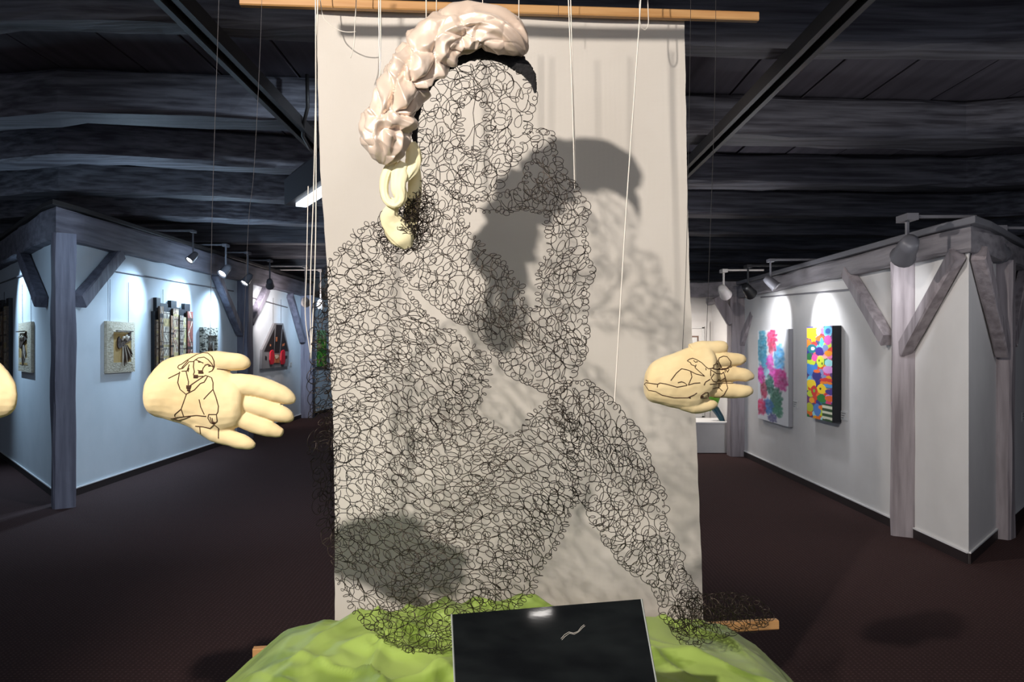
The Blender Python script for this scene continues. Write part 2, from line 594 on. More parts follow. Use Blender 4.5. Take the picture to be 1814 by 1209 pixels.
# door-like panel moulding on the back wall of the right bay
dr = MB().box((2.98, 13.18, 1.0), (0.62, 0.03, 2.0), 0).build('door_1', M_wallR)
struct(dr)
for cx_, cz_, sx_, sz_ in ((2.78, 1.15, 0.04, 1.5), (3.18, 1.15, 0.04, 1.5), (2.98, 1.90, 0.44, 0.04), (2.98, 0.40, 0.44, 0.04)):
    MB().box((cx_, 13.155, cz_), (sx_, 0.02, sz_)).build('moulding', M_card, dr)
# picture rails
def rail(a, b, n, name, lab):
    o = MB().tube([a + Vector(n) * 0.015, b + Vector(n) * 0.015], 0.010, 5).build(name, M_grey)
    return struct(o)


rail(onL(188, 478), onL(412, 516), (1, 0, 0), 'trim_1', '')
rail(onL(444, 527), onL(508, 545), (1, 0, 0), 'trim_2', '')
rail(onR(1350, 527), onR(1528, 512), (-1, 0, 0), 'trim_3', '')
rail(on_face(CL, dirL, 0, 503), on_face(CL, dirL, 62, 480), nL, 'trim_4', '')
rail(on_face(CR, dirR, 1801, 515), on_face(CR, dirR, 1830, 520), nR, 'trim_5', '')

# ------------------------------------------------------------ ceiling tracks and the hanging luminaire
def ceiling_track(X, y0, y1, label):
    z = CH + 1.70
    t = thing('lighting_track', label, 'track', (X, y0, z), 0, 'tracks under the ceiling beams')
    q = MB()
    q.box((X - 0.045, (y0 + y1) / 2, z), (0.035, y1 - y0, 0.09))
    q.box((X + 0.045, (y0 + y1) / 2, z), (0.035, y1 - y0, 0.09))
    q.box((X, (y0 + y1) / 2, z + 0.03), (0.055, y1 - y0, 0.03))
    q.build('channel', M_track, t)
    MB().box((X, (y0 + y1) / 2, z + 0.008), (0.05, y1 - y0 - 0.02, 0.012)).build('slot', M_slot, t)


ceiling_track(-1.66, 0.6, 6.95, 'dark ceiling track running to the tilted luminaire left of the cloth')
ceiling_track(1.68, 0.6, 8.6, 'dark ceiling track on the right, passing behind the cloth')

lu = thing('luminaire', 'grey box luminaire with a lit white strip, hanging left of the cloth', 'lamp', P(545, 330, 7.0))
A = P(524, 366, 7.0); B = P(612, 308, 5.9)
d = (B - A).normalized(); upv = Vector((0, 0, 1)); sd = d.cross(upv).normalized(); u2 = sd.cross(d)
hh, ww = 0.30, 0.10
q = MB()
vs_ = [p + sd * s * ww + u2 * h for p in (A, B) for s, h in ((-1, 0), (1, 0), (1, hh * 0.75), (0.3, hh), (-0.3, hh), (-1, hh * 0.75))]
q.add(vs_, [(0, 1, 2, 3, 4, 5), (11, 10, 9, 8, 7, 6)] + [(i, 6 + i, 6 + (i + 1) % 6, (i + 1) % 6) for i in range(6)])
q.build('housing', M_lampd, lu)
q = MB()
vs_ = [p + sd * s * ww * 0.45 - u2 * h for p in (A.lerp(B, 0.12), B.lerp(A, 0.03)) for s, h in ((-1, 0.004), (1, 0.004), (1, 0.034), (-1, 0.034))]
q.add(vs_, [(0, 1, 2, 3), (7, 6, 5, 4)] + [(i, 4 + i, 4 + (i + 1) % 4, (i + 1) % 4) for i in range(4)])
q.build('light_strip', M_tube, lu)
M_ = A.lerp(B, 0.45)
MB().tube([M_ + u2 * hh * 0.9, (M_.x, M_.y, CH + HB - 0.02)], 0.012, 6).build('stem', M_track, lu)
cb = MB().tube([P(544, 132, 5.9), P(545, 190, 5.9), P(539, 215, 6.0), P(536, 240, 6.2), P(548, 262, 6.6)], 0.014, 6).build('electric_cable', M_track, None, True)
tag(cb, 'dark cable bending down beside the left track above the luminaire', 'cable')


# ------------------------------------------------------------ track spotlights
def spotlight(px, py, D, aim, m, label, power, color, glow=True, size=1.0, arm=None, cone=84):
    if arm is None:
        zt_ = 2.99 if px < 907 else 2.47
        p_ = P(px, py, D)
        py = py
        arm = ((-0.5 if px < 907 else 0.5), 0, 0)
    p = P(px, py, D)
    t = thing('track_spotlight', label, 'spotlight', p, 0, 'spotlights on the wall tracks')
    v = (Vector(aim) - p).normalized()
    R = v.to_track_quat('Z', 'Y').to_matrix()
    s = size
    prof = [(-0.07, 0.018), (-0.065, 0.036), (-0.02, 0.045), (0.06, 0.050), (0.075, 0.058), (0.08, 0.058)]
    q = MB()
    n = 16
    vs_, fs_ = [], []
    for z, r in prof + [(0.08, 0.048), (0.06, 0.044)]:
        for i in range(n):
            th = 2 * PI * i / n
            vs_.append(p + R @ Vector((r * s * math.cos(th), r * s * math.sin(th), z * s)))
    L = len(prof) + 2
    for k in range(L - 1):
        for i in range(n):
            fs_.append((k * n + i, k * n + (i + 1) % n, (k + 1) * n + (i + 1) % n, (k + 1) * n + i))
    fs_.append(tuple(range(n)))
    q.add(vs_, fs_)
    q.build('housing', m, t, True)
    q = MB()
    vs_ = [p + R @ Vector((0.043 * s * math.cos(2 * PI * i / n), 0.043 * s * math.sin(2 * PI * i / n), 0.064 * s)) for i in range(n)]
    q.add(vs_, [tuple(range(n))])
    q.build('lens', M_glow if glow else M_lampd, t)
    q = MB()
    zl = (3.05 if px < 907 else 2.52) + 0.02
    q.tube([p + Vector((0, 0, 0.02)), (p.x, p.y, zl)], 0.010 * s, 6)
    q.box((p.x, p.y, zl - 0.01), (0.05 * s, 0.11 * s, 0.03 * s))
    if arm is not None:
        q.box(Vector((p.x, p.y, zl)) + Vector(arm) / 2, (max(0.03, abs(arm[0])), 0.03, 0.02))
    q.build('bracket', m, t)
    if power:
        src = p + v * 0.10 * s
        l = light('spot_beam', 'SPOT', src, aim, power * 1.35, color, spot_size=math.radians(cone), spot_blend=1.0, shadow_soft_size=0.05)
        l.parent = t
        l.matrix_parent_inverse = pworld(t).inverted()
    return t


BLUE = (0.55, 0.77, 1.0)
WARM = (1.0, 0.90, 0.82)
NEUT = (0.93, 0.95, 1.0)


def DLx(px, off):
    return F * (XL + off) / (px - CX)


def DRx(px, off):
    return F * (XR - off) / (px - CX)


# left wall; heads hang out from the wall top
spotlight(342, 455, DLx(342, 0.55), onL(208, 590), M_lampd, 'grey spotlight over the wooden slat relief, nearest head on the left track', 95, BLUE, size=1.0)
spotlight(400, 478, DLx(400, 0.45), onL(300, 590), M_lampd, 'grey spotlight on the left track, second head from the corner post', 150, BLUE, size=1.3)
spotlight(439, 494, DLx(439, 0.45), onL(366, 590), M_lampd, 'grey lit spotlight hanging above the middle post of the left wall', 130, BLUE, size=1.3)
spotlight(478, 502, DLx(478, 0.45), onL(486, 598), M_lampd, 'grey spotlight just right of the middle post on the left track', 120, (1, 0.86, 0.82), size=1.3)
spotlight(541, 534, DLx(541, 0.8), (-4.55, 18.5, 1.5), M_lampw, 'small lit white spotlight beside the hanging cords left of the cloth', 90, BLUE, size=1.5, arm=(-0.9, 0, 0))
spotlight(568, 538, DLx(568, 0.9), (-4.45, 19.5, 1.2), M_lampw, 'small lit white spotlight at the very left edge of the cloth', 90, BLUE, size=1.5, arm=(-0.9, 0, 0))
# far left face
pL = on_face(CL, dirL, 34, 440) + nL * 0.65
light('spot_beam', 'SPOT', pL + Vector((0, 0, 0.0)), on_face(CL, dirL, 46, 610), 190, BLUE, spot_size=1.45, spot_blend=0.9, shadow_soft_size=0.03)
# right wall
spotlight(1282, 516, 9.9, onR(1330, 600), M_lampw, 'white tilted spotlight nearest the cloth on the right track', 0, WARM, glow=False, size=1.35)
spotlight(1325, 514, DRx(1325, 0.55), onR(1378, 585), M_lampk, 'black spotlight with glowing round face on the right track', 72, NEUT, size=1.25)
spotlight(1365, 500, DRx(1365, 0.5), onR(1462, 585), M_lampd, 'small grey spotlight above the pink and blue canvas', 62, NEUT, size=1.1)
spotlight(1607, 440, DRx(1607, 0.45), onR(1500, 650), M_lampd, 'large grey spotlight left of the right-hand wall corner', 24, NEUT, glow=False, size=1.6)
pq = on_face(CR, dirR, 1765, 440) + nR * 0.3
spotlight(1765, 440, pq.y, on_face(CR, dirR, 1850, 640), M_lampd, 'large grey spotlight right of the right-hand wall corner', 45, NEUT, glow=False, size=1.5)
light('bay_lamp', 'AREA', (2.3, 12.2, 2.2), (2.3, 12.6, 0.5), 34, WARM, size=0.5)
# unseen point lights added along both aisles to brighten beams and walls
for x_, y_, z_, w_, c_ in ((-3.6, 7.6, 2.5, 16, BLUE), (-3.9, 11.0, 2.5, 22, BLUE), (-3.9, 15.0, 2.4, 22, (1, 0.9, 0.88)), (2.7, 5.2, 2.1, 5, NEUT), (2.6, 8.6, 2.1, 12, NEUT),
                       (4.1, 5.0, 2.0, 10, NEUT), (-5.6, 7.6, 2.3, 12, BLUE)):
    light('aisle_fill_point', 'POINT', (x_, y_, z_), (x_, y_, 0), w_, c_, shadow_soft_size=0.12)
light('aisle_fill_spot', 'SPOT', (-0.6, 4.6, 3.25), onR(1600, 700), 260, (1.0, 0.92, 0.86), spot_size=1.35, spot_blend=1.0, shadow_soft_size=0.05)  # added fill spots without fixtures, one washing each wall
light('aisle_fill_spot', 'SPOT', (0.6, 4.4, 3.25), onL(190, 720), 520, (0.68, 0.83, 1.0), spot_size=1.1, spot_blend=1.0, shadow_soft_size=0.05)


# ------------------------------------------------------------ works on the walls
def frame_of(O, U, N):
    """matrix with x = U (to the right), y = -N (into the wall), z = up"""
    U = Vector(U).normalized(); N = Vector(N).normalized()
    M = Matrix((( U.x, -N.x, 0, O[0]), (U.y, -N.y, 0, O[1]), (0, 0, 1, O[2]), (0, 0, 0, 1)))
    return M


def wall_thing(name, label, cat, O, U, N, group=None):
    U = Vector(U)
    rz = math.atan2(U.y, U.x)
    o = thing(name, label, cat, O, rz, group)
    return o


def lpart(q, name, m, root, smooth=False):
    """part whose vertices are already in the thing's own frame"""
    o = q.build(name, m, None, smooth)
    o.parent = root
    return o


def paint_grid(x0, x1, z0, z1, y, nx, nz, fn, name, root):
    xs = np.linspace(x0, x1, nx + 1); zs = np.linspace(z0, z1, nz + 1)
    V = [(a, y, b) for b in zs for a in xs]
    Fc = [(j * (nx + 1) + i, j * (nx + 1) + i + 1, (j + 1) * (nx + 1) + i + 1, (j + 1) * (nx + 1) + i) for j in range(nz) for i in range(nx)]
    o = npmesh(name, V, Fc, M_vc, None, False)
    o.parent = root
    ca = o.data.color_attributes.new('Col', 'FLOAT_COLOR', 'POINT')
    cols = []
    for b in zs:
        for a in xs:
            u = (a - x0) / (x1 - x0); v = 1 - (b - z0) / (z1 - z0)
            c = fn(u, v)
            cols += [lin(max(0, min(255, c[0]))), lin(max(0, min(255, c[1]))), lin(max(0, min(255, c[2]))), 1.0]
    ca.data.foreach_set('color', cols)
    return o


def nz(u, v, s, k=0.0):
    return noise.noise(Vector((u * s, v * s, k)))


SPL = [(.72, .30, .17, .15, (70, 150, 205)), (.16, .20, .16, .20, (30, 128, 160)), (.24, .36, .13, .10, (60, 150, 190)), (.50, .10, .17, .12, (205, 40, 92)),
       (.47, .20, .08, .07, (220, 90, 120)), (.42, .36, .12, .09, (225, 80, 190)), (.12, .50, .14, .10, (200, 30, 150)), (.55, .47, .14, .06, (210, 60, 170)),
       (.76, .53, .22, .12, (190, 26, 125)), (.30, .47, .1, .05, (150, 205, 225)), (.22, .66, .13, .10, (160, 30, 70)), (.42, .60, .14, .10, (18, 88, 78)),
       (.62, .75, .19, .13, (18, 92, 68)), (.68, .86, .16, .07, (60, 140, 110)), (.37, .84, .17, .09, (30, 100, 170)), (.13, .86, .16, .09, (205, 30, 90)),
       (.5, .95, .14, .05, (90, 90, 140))]


def splash(u, v):
    c = np.array([226., 228., 232.])
    for i, (a, b, rx, ry, col) in enumerate(SPL):
        du = (u - a) / rx; dv = (v - b) / ry
        r = math.hypot(du, dv)
        if r > 2:
            continue
        th = math.atan2(dv, du)
        r += 0.32 * noise.noise(Vector((math.cos(th) * 3, math.sin(th) * 3, i * 7.0))) + 0.28 * nz(u, v * 3.2, 9, i)
        al = max(0., min(1., (1.15 - r) * 3.0)) * (0.80 + 0.35 * nz(u, v * 3.2, 14, i + 3))
        al = max(0., min(1., al))
        shade = 1.0 + 0.35 * nz(u, v * 3, 6, i * 2.0)
        c = c * (1 - al) + np.array(col) * shade * al
    return c


CELLS = []
_pal = [(240, 170, 20), (90, 190, 225), (235, 120, 180), (240, 120, 30), (20, 120, 130), (40, 40, 130), (250, 215, 30), (30, 120, 50), (225, 60, 120), (200, 220, 50),
        (160, 225, 230), (50, 120, 200), (210, 150, 220), (220, 60, 40), (120, 60, 120), (250, 150, 120), (60, 150, 90), (230, 90, 30), (130, 140, 190)]
_r = random.Random(5)
for j in range(17):
    for i in range(5):
        CELLS.append((_r.uniform(-.05, .2) + i * .2, j / 16. + _r.uniform(-.02, .02), _r.uniform(.10, .17), _r.uniform(.028, .05), _pal[_r.randrange(len(_pal))]))
CELLS += [(.15, .07, .30, .06, (242, 176, 20)), (.84, .05, .17, .05, (90, 185, 220)), (.84, .055, .10, .03, (30, 90, 170)), (.48, .05, .09, .05, (236, 190, 215)),
          (.55, .13, .2, .03, (238, 110, 40)), (.83, .15, .14, .05, (225, 90, 180)), (.22, .24, .2, .05, (20, 110, 120)), (.25, .24, .08, .018, (220, 235, 235)),
          (.60, .17, .07, .05, (90, 195, 225)), (.50, .27, .16, .05, (60, 40, 140)), (.86, .29, .15, .03, (240, 150, 20)), (.10, .33, .12, .04, (30, 110, 60)),
          (.32, .34, .12, .04, (235, 80, 160)), (.62, .33, .2, .02, (250, 180, 160)), (.55, .38, .15, .06, (215, 225, 60)), (.50, .37, .03, .012, (60, 90, 40)),
          (.62, .40, .03, .012, (60, 90, 40)), (.88, .39, .16, .04, (160, 222, 226)), (.20, .48, .22, .06, (60, 130, 205)), (.85, .46, .2, .04, (220, 150, 215)),
          (.40, .53, .18, .06, (44, 40, 120)), (.40, .485, .14, .018, (240, 110, 40)), (.78, .57, .25, .02, (215, 50, 40)), (.78, .60, .25, .015, (240, 130, 30)),
          (.85, .63, .2, .02, (80, 150, 215)), (.18, .63, .2, .05, (250, 215, 40)), (.30, .70, .13, .06, (215, 50, 50)), (.30, .70, .04, .02, (120, 190, 60)),
          (.60, .67, .18, .055, (250, 210, 30)), (.55, .67, .035, .012, (30, 30, 30)), (.92, .69, .18, .03, (70, 50, 140)), (.60, .77, .18, .045, (40, 130, 50)),
          (.92, .76, .2, .03, (238, 100, 40)), (.20, .81, .12, .03, (250, 170, 30)), (.12, .89, .16, .05, (190, 200, 50)), (.42, .9, .15, .07, (80, 130, 200)),
          (.60, .87, .13, .025, (240, 130, 40))]


def patch(u, v):
    c = (90, 60, 120)
    for a, b, rx, ry, col in CELLS:
        if ((u - a) / rx) ** 2 + ((v - b) / ry) ** 2 + 0.25 * nz(u, v * 4, 7, a * 9) < 1:
            c = col
    if u > .62 and v > .82:
        k = math.sin((v * 110 + u * 5 - 3 * u * u))
        c = (225, 225, 200) if k > 0.1 else (50, 80, 50)
    return c


def canvas(O0, O1, ztop, zbot, U, N, depth, fn, edge, label, nx, nzc):
    """stretched canvas whose front face stands depth in front of the wall"""
    w = (O1 - O0).length
    mid = (O0 + O1) / 2
    t = wall_thing('painting', label, 'painting', (mid.x, mid.y, (ztop + zbot) / 2), U, N)
    h = ztop - zbot
    lpart(MB().box((0, -depth / 2 - 0.004, 0), (w, depth, h)), 'stretcher', edge, t)
    paint_grid(-w / 2, w / 2, -h / 2, h / 2, -depth - 0.006, nx, nzc, fn, 'canvas', t)
    return t


a = onR(1405, 600); b = onR(1350, 600)
zt = CH - (583 - HY) / F * a.y; zb = CH - (757 - HY) / F * a.y
canvas(a, b, zt, zb, (0, -1, 0), (-1, 0, 0), 0.05, splash, M_canvas, 'tall white canvas with pink, teal and green paint blooms', 54, 170)
a = onR(1491, 600); b = onR(1445, 600)
zt = CH - (577 - HY) / F * a.y; zb = CH - (749 - HY) / F * a.y
canvas(a, b, zt, zb, (0, -1, 0), (-1, 0, 0), 0.09, patch, M_black, 'tall narrow canvas packed with bright rounded patches and faces', 60, 200)


def card(O, U, N, label, w=0.16, h=0.09):
    t = wall_thing('title_card', label, 'label', O, U, N)
    lpart(MB().box((0, -0.004, 0), (w, 0.006, h)), 'card', M_card, t)
    q = MB()
    for k, l in enumerate((0.8, 0.6, 0.45)):
        q.box((-w * (1 - l) / 2 * 0.8, -0.009, h * 0.28 - k * h * 0.26), (w * l * 0.9, 0.002, h * 0.07))
    lpart(q, 'print', M_print, t)


card(onR(1410, 717), (0, -1, 0), (-1, 0, 0), 'small white title card beside the splashed canvas')
card(onR(1496, 737), (0, -1, 0), (-1, 0, 0), 'small white title card right of the patchwork canvas')
card(onL(515, 646), (0, 1, 0), (1, 0, 0), 'tiny title card beside the house-shaped panel')
card(on_face(CR, dirR, 1812, 738), -dirR * -1, nR, 'small title card at the right edge, beyond the corner')


M_reed = mat('woven straw frame', rgb(208, 200, 180), 0.9, col2=rgb(176, 166, 142), scale=(30, 30, 60), bump=0.8)
M_ochre = mat('ochre board', rgb(190, 160, 100), 0.8, col2=rgb(160, 128, 72), scale=(5, 5, 5), bump=0.2)
M_umber = mat('dark umber relief', rgb(50, 34, 24), 0.7, col2=rgb(84, 64, 48), scale=(30, 30, 30), bump=0.6)
M_bone = mat('pale relief', rgb(206, 196, 178), 0.8)
M_bw = mat('mottled frame', rgb(176, 172, 158), 0.9, col2=rgb(60, 58, 50), scale=(16, 16, 36), bump=0.8, contrast=(0.48, 0.56))
M_paper = mat('grey paper', rgb(190, 190, 180), 0.9, col2=rgb(150, 150, 140), scale=(8, 8, 8), bump=0.1)


def miter_frame(t, w, h, fw, dep, m):
    o = [(-w / 2, -h / 2), (w / 2, -h / 2), (w / 2, h / 2), (-w / 2, h / 2)]
    i = [(-w / 2 + fw, -h / 2 + fw), (w / 2 - fw, -h / 2 + fw), (w / 2 - fw, h / 2 - fw), (-w / 2 + fw, h / 2 - fw)]
    for k in range(4):
        l = (k + 1) % 4
        q = MB()
        A_, B_, C_, D_ = o[k], o[l], i[l], i[k]
        q.add([(A_[0], -dep * 0.7, A_[1]), (B_[0], -dep * 0.7, B_[1]), (C_[0], -dep, C_[1]), (D_[0], -dep, D_[1]),
               (A_[0], -0.004, A_[1]), (B_[0], -0.004, B_[1]), (C_[0], -0.004, C_[1]), (D_[0], -0.004, D_[1])],
              [(0, 1, 2, 3), (7, 6, 5, 4), (0, 4, 5, 1), (1, 5, 6, 2), (2, 6, 7, 3), (3, 7, 4, 0)])
        lpart(q, 'frame_side', m, t)


def bird_relief(O, U, N, w, h, label):
    t = wall_thing('relief_picture', label, 'picture', O, U, N)
    dep = 0.05
    miter_frame(t, w, h, w * 0.18, dep, M_reed)
    lpart(MB().box((0, -0.03, -0.01), (w * 0.62, 0.03, h * 0.68)), 'back_board', M_ochre, t)
    lpart(MB().box((0, -0.075, h * 0.315), (w * 0.55, 0.03, 0.012)), 'rod', M_umber, t)
    q = MB()
    body = [(-.14, .00), (-.13, .12), (-.10, .16), (-.06, .10), (0.0, .11), (.05, .14), (.10, .20), (.20, .26), (.17, .17), (.21, .10), (.12, .06), (.06, .03), (.0, -.02),
            (-.04, -.05), (-.10, -.08), (-.13, -.05)]
    q.prism([(x_ * w * 1.45, z_ * h * 1.0 + h * 0.05) for x_, z_ in body], -0.062, -0.046)
    lpart(q, 'bird_body', M_umber, t)
    for k in range(9):
        a_ = math.radians(-92 + k * 6.5)
        L = h * (0.43 - 0.015 * k)
        q = MB()
        p0 = Vector((0.0 + 0.012 * k, -0.052, h * 0.04))
        p1 = p0 + Vector((math.cos(a_) * L, -0.004, math.sin(a_) * L))
        q.tube([p0, p0.lerp(p1, .6), p1], [0.006, 0.011, 0.003], 5)
        lpart(q, 'tail_feather', M_umber if k % 3 else M_bone, t)
    for k, (x0_, z0_) in enumerate(((-.06, .13), (.04, .16), (.10, .13))):
        q = MB()
        q.tube([(x0_ * w, -0.065, z0_ * h), (x0_ * w + 0.03, -0.066, z0_ * h + 0.04), (x0_ * w + 0.07, -0.062, z0_ * h + 0.05)], [0.012, 0.016, 0.004], 6)
        lpart(q, 'wing_fold', M_bone, t, True)
    for s in (-1, 1):
        lpart(MB().tube([(s * w * 0.33, -0.01, h / 2), (s * w * 0.33, -0.012, 2.36 - O[2])], 0.003, 4), 'hanging_wire', M_thread, t)


aa, bb = onL(184, 600), onL(234, 600)
zt = CH - (569 - HY) / F * aa.y; zb = CH - (662 - HY) / F * aa.y
mid = (aa + bb) / 2
bird_relief((mid.x, mid.y, (zt + zb) / 2), (0, 1, 0), (1, 0, 0), (bb - aa).length, zt - zb, 'straw-framed relief of a dark bird, right of the corner post')
aa, bb = on_face(CL, dirL, 61, 600), on_face(CL, dirL, 38, 600)
mid = (aa + bb) / 2
bird_relief((mid.x, mid.y, (zt + zb) / 2), -dirL, nL, (bb - aa).length, zt - zb, 'straw-framed relief of a dark bird, left of the corner post')

# small mottled frame with a drawing
aa, bb = onL(353, 600), onL(380, 600)
mid = (aa + bb) / 2
zt = CH - (580 - HY) / F * aa.y; zb = CH - (662 - HY) / F * aa.y
t = wall_thing('framed_drawing', 'small black and white mottled frame with a pale drawing, above the stuffed hand', 'picture', (mid.x, mid.y, (zt + zb) / 2), (0, 1, 0), (1, 0, 0))
w, h = (bb - aa).length, zt - zb
miter_frame(t, w, h, w * 0.2, 0.08, M_bw)
lpart(MB().box((0, -0.03, 0), (w * 0.62, 0.03, h * 0.76)), 'drawing', M_paper, t)
for k in range(9):
    q = MB()
    px_ = (-0.14 + 0.035 * k) * 1.0
    q.tube([(px_, -0.05, -0.22 + 0.02 * (k % 3)), (px_ * 0.7, -0.05, 0.02), (px_ * 1.2 + 0.01 * (k % 2), -0.05, 0.12 + 0.03 * (k % 4))], [0.007, 0.005, 0.003], 4)
    lpart(q, 'ink_stroke', M_umber, t)

# slat reliefs
tops = [(267, 271, 560), (271, 278, 536), (278, 291, 546), (291, 297, 553), (297, 307, 541), (307, 314, 553), (314, 321, 556), (321, 331, 546)]


def slat_relief(conv, U, N, label, tt, seed, bottom):
    """row of upright painted slats of uneven height on dark backing slats"""
    A0 = conv(tt[0][0]); B0 = conv(tt[-1][1])
    mid = (A0 + B0) / 2
    t = wall_thing('slat_relief', label, 'relief', (mid.x, mid.y, bottom), U, N)
    Uv = Vector(U).normalized()
    rr = random.Random(seed)
    for k, (x0, x1, top) in enumerate(tt):
        p0 = conv(x0); p1 = conv(x1)
        u0 = (p0 - mid).dot(Uv); u1 = (p1 - mid).dot(Uv)
        if u1 < u0:
            u0, u1 = u1, u0
        D = (p0.y + p1.y) / 2
        zt_ = CH - (top - HY) / F * D - bottom
        dd = 0.075 if k % 2 else 0.06
        lpart(MB().box(((u0 + u1) / 2, -0.025, zt_ / 2 + 0.03), (u1 - u0 - 0.004, 0.045, zt_ + 0.06)), 'backing_slat', M_black, t)
        base = [(178, 160, 135), (150, 120, 90), (190, 178, 160), (170, 130, 100), (200, 180, 150), (150, 140, 130), (176, 168, 120), (140, 80, 70)][k % 8]
        ph = rr.uniform(0, 6)
        alt = [(205, 196, 180), (140, 60, 30), (176, 160, 110), (110, 84, 66)][rr.randrange(4)]

        def fn(u, v, base=base, ph=ph, alt=alt, k=k, L=zt_):
            y_ = v * L
            s1 = math.sin(y_ * 26 + ph + 2.4 * math.sin(y_ * 7 + k))
            e = abs(u - 0.5 + 0.28 * math.sin(y_ * 16 + ph))
            c = base
            if e < 0.13:
                c = alt
            if e < 0.06:
                c = (225, 215, 195)
            if 0.13 <= e < 0.19 or abs(s1) < 0.10:
                c = (70, 52, 44)
            if s1 > 0.86:
                c = (60, 44, 40) if k % 2 else (190, 170, 120)
            g = 1 + 0.35 * nz(u, y_ * 4, 5, k)
            return (c[0] * g, c[1] * g, c[2] * g)
        s = MB().box(((u0 + u1) / 2, -dd, (zt_ - 0.05) / 2), (u1 - u0 - 0.008, 0.026, zt_ - 0.05))
        so = lpart(s, 'slat', M_umber, t)
        g = paint_grid(u0 + 0.004, u1 - 0.004, 0, zt_ - 0.05, -dd - 0.0145, 10, 90, fn, 'painted_face', so)
    for s in (0.25, 0.75):
        ux = (conv(tt[1][0]) - mid).dot(Uv) * (1 - s) + (conv(tt[-1][1]) - mid).dot(Uv) * s
        lpart(MB().tube([(ux, -0.012, 1.0), (ux, -0.012, 2.34 - bottom)], 0.003, 4), 'hanging_wire', M_thread, t)


slat_relief(lambda px: onL(px, 600), (0, 1, 0), (1, 0, 0), 'tall relief of uneven painted wooden slats behind the stuffed hand', tops, 3, 1.10)
slat_relief(lambda px: on_face(CL, dirL, px, 600), -dirL, nL, 'relief of uneven painted slats at the left edge of the picture',
            [(23, 18, 537), (18, 13, 546), (13, 10, 552), (10, 5, 540), (5, 1, 551), (1, -6, 546), (-6, -14, 540)], 4, 1.10)

# house-shaped panel
def toL(px, py, O):
    p = onL(px, py)
    return (p.y - O.y, p.z - O.z)


OO = onL(485, 615)
t = wall_thing('shaped_panel', 'house-shaped black and grey panel with two red shapes, beyond the middle post', 'picture', OO, (0, 1, 0), (1, 0, 0))
z5 = lambda x_, y_: (430 + x_ / 5.494, 540 + y_ / 5.494)
pl = lambda pts: [toL(*z5(*p_), OO) for p_ in pts]
M_pgrey = mat('panel grey', rgb(128, 130, 134), 0.6)
M_pblk = mat('panel black', rgb(26, 22, 24), 0.5, col2=rgb(40, 34, 36), scale=(8, 8, 8))
M_pred = mat('panel red', rgb(190, 30, 50), 0.5)
M_prust = mat('panel rust', rgb(160, 82, 44), 0.6, col2=rgb(196, 130, 90), scale=(12, 12, 12))
lpart(MB().prism(pl([(290, 180), (375, 182), (432, 445), (425, 600), (162, 628), (170, 440)]), -0.04, -0.004), 'board', M_pgrey, t)
for pp in ([(303, 196), (363, 196), (335, 468), (285, 468)], [(288, 232), (280, 470), (245, 455), (186, 455)], [(368, 235), (422, 450), (380, 455), (342, 470)]):
    lpart(MB().prism(pl(pp), -0.046, -0.041), 'pane', M_pblk, t)
for s in (0, 108):
    lpart(MB().prism(pl([(245 + s, 450), (262 + s, 440), (272 + s, 460), (272 + s, 560), (262 + s, 580), (240 + s, 582), (232 + s, 540), (236 + s, 470)]), -0.07, -0.047), 'red_shape', M_pred, t)
lpart(MB().prism(pl([(276, 486), (332, 486), (332, 568), (276, 568)]), -0.055, -0.047), 'rust_square', M_prust, t)
lpart(MB().prism(pl([(282, 500), (296, 490), (316, 490), (322, 505), (300, 530), (290, 525)]), -0.062, -0.056), 'white_shape', M_bone, t)
for pp in ([(196, 500), (212, 505), (212, 540), (196, 535)], [(392, 500), (410, 496), (410, 525), (392, 528)]):
    lpart(MB().prism(pl(pp), -0.046, -0.041), 'dark_square', M_pblk, t)
for pp in ([(299, 315), (312, 315), (312, 360), (299, 360)], [(242, 385), (250, 385), (250, 405), (242, 405)], [(365, 385), (385, 375), (380, 400), (362, 405)]):
    lpart(MB().prism(pl(pp), -0.052, -0.047), 'bright_fleck', M_prust, t)
for s in (483, 497):
    u_ = toL(s, 573, OO)[0]
    lpart(MB().tube([(u_, -0.01, 0.4), (u_, -0.01, 0.95)], 0.003, 4), 'hanging_wire', M_thread, t)


def greenfn(u, v):
    n1 = nz(u, v * 2, 4, 2)
    if v < 0.25:
        c = (150, 200, 140)
    elif n1 > 0.05:
        c = (120, 200, 60)
    elif u < .4 and v < .6:
        c = (190, 170, 130)
    else:
        c = (60, 130, 50)
    g = 1 + 0.5 * nz(u, v * 3, 11, 3)
    return tuple(q_ * g for q_ in c)


U_ = Vector((0.48, 3.8, 0)).normalized(); N_ = Vector((U_.y, -U_.x, 0))
def onB(px):
    k_ = (px - CX) / F
    Cb = Vector((-4.58, 17.65, 0)); dd_ = Vector((U_.x, U_.y, 0))
    tt_ = (Cb.x - k_ * Cb.y) / (k_ * dd_.y - dd_.x)
    return Cb + dd_ * tt_


a, b = onB(557), onB(574)
canvas(a, b, CH - (585 - HY) / F * a.y, CH - (650 - HY) / F * a.y, U_, N_, 0.05, greenfn, M_canvas, 'bright green painting at the end of the left aisle, behind the wire', 24, 60)

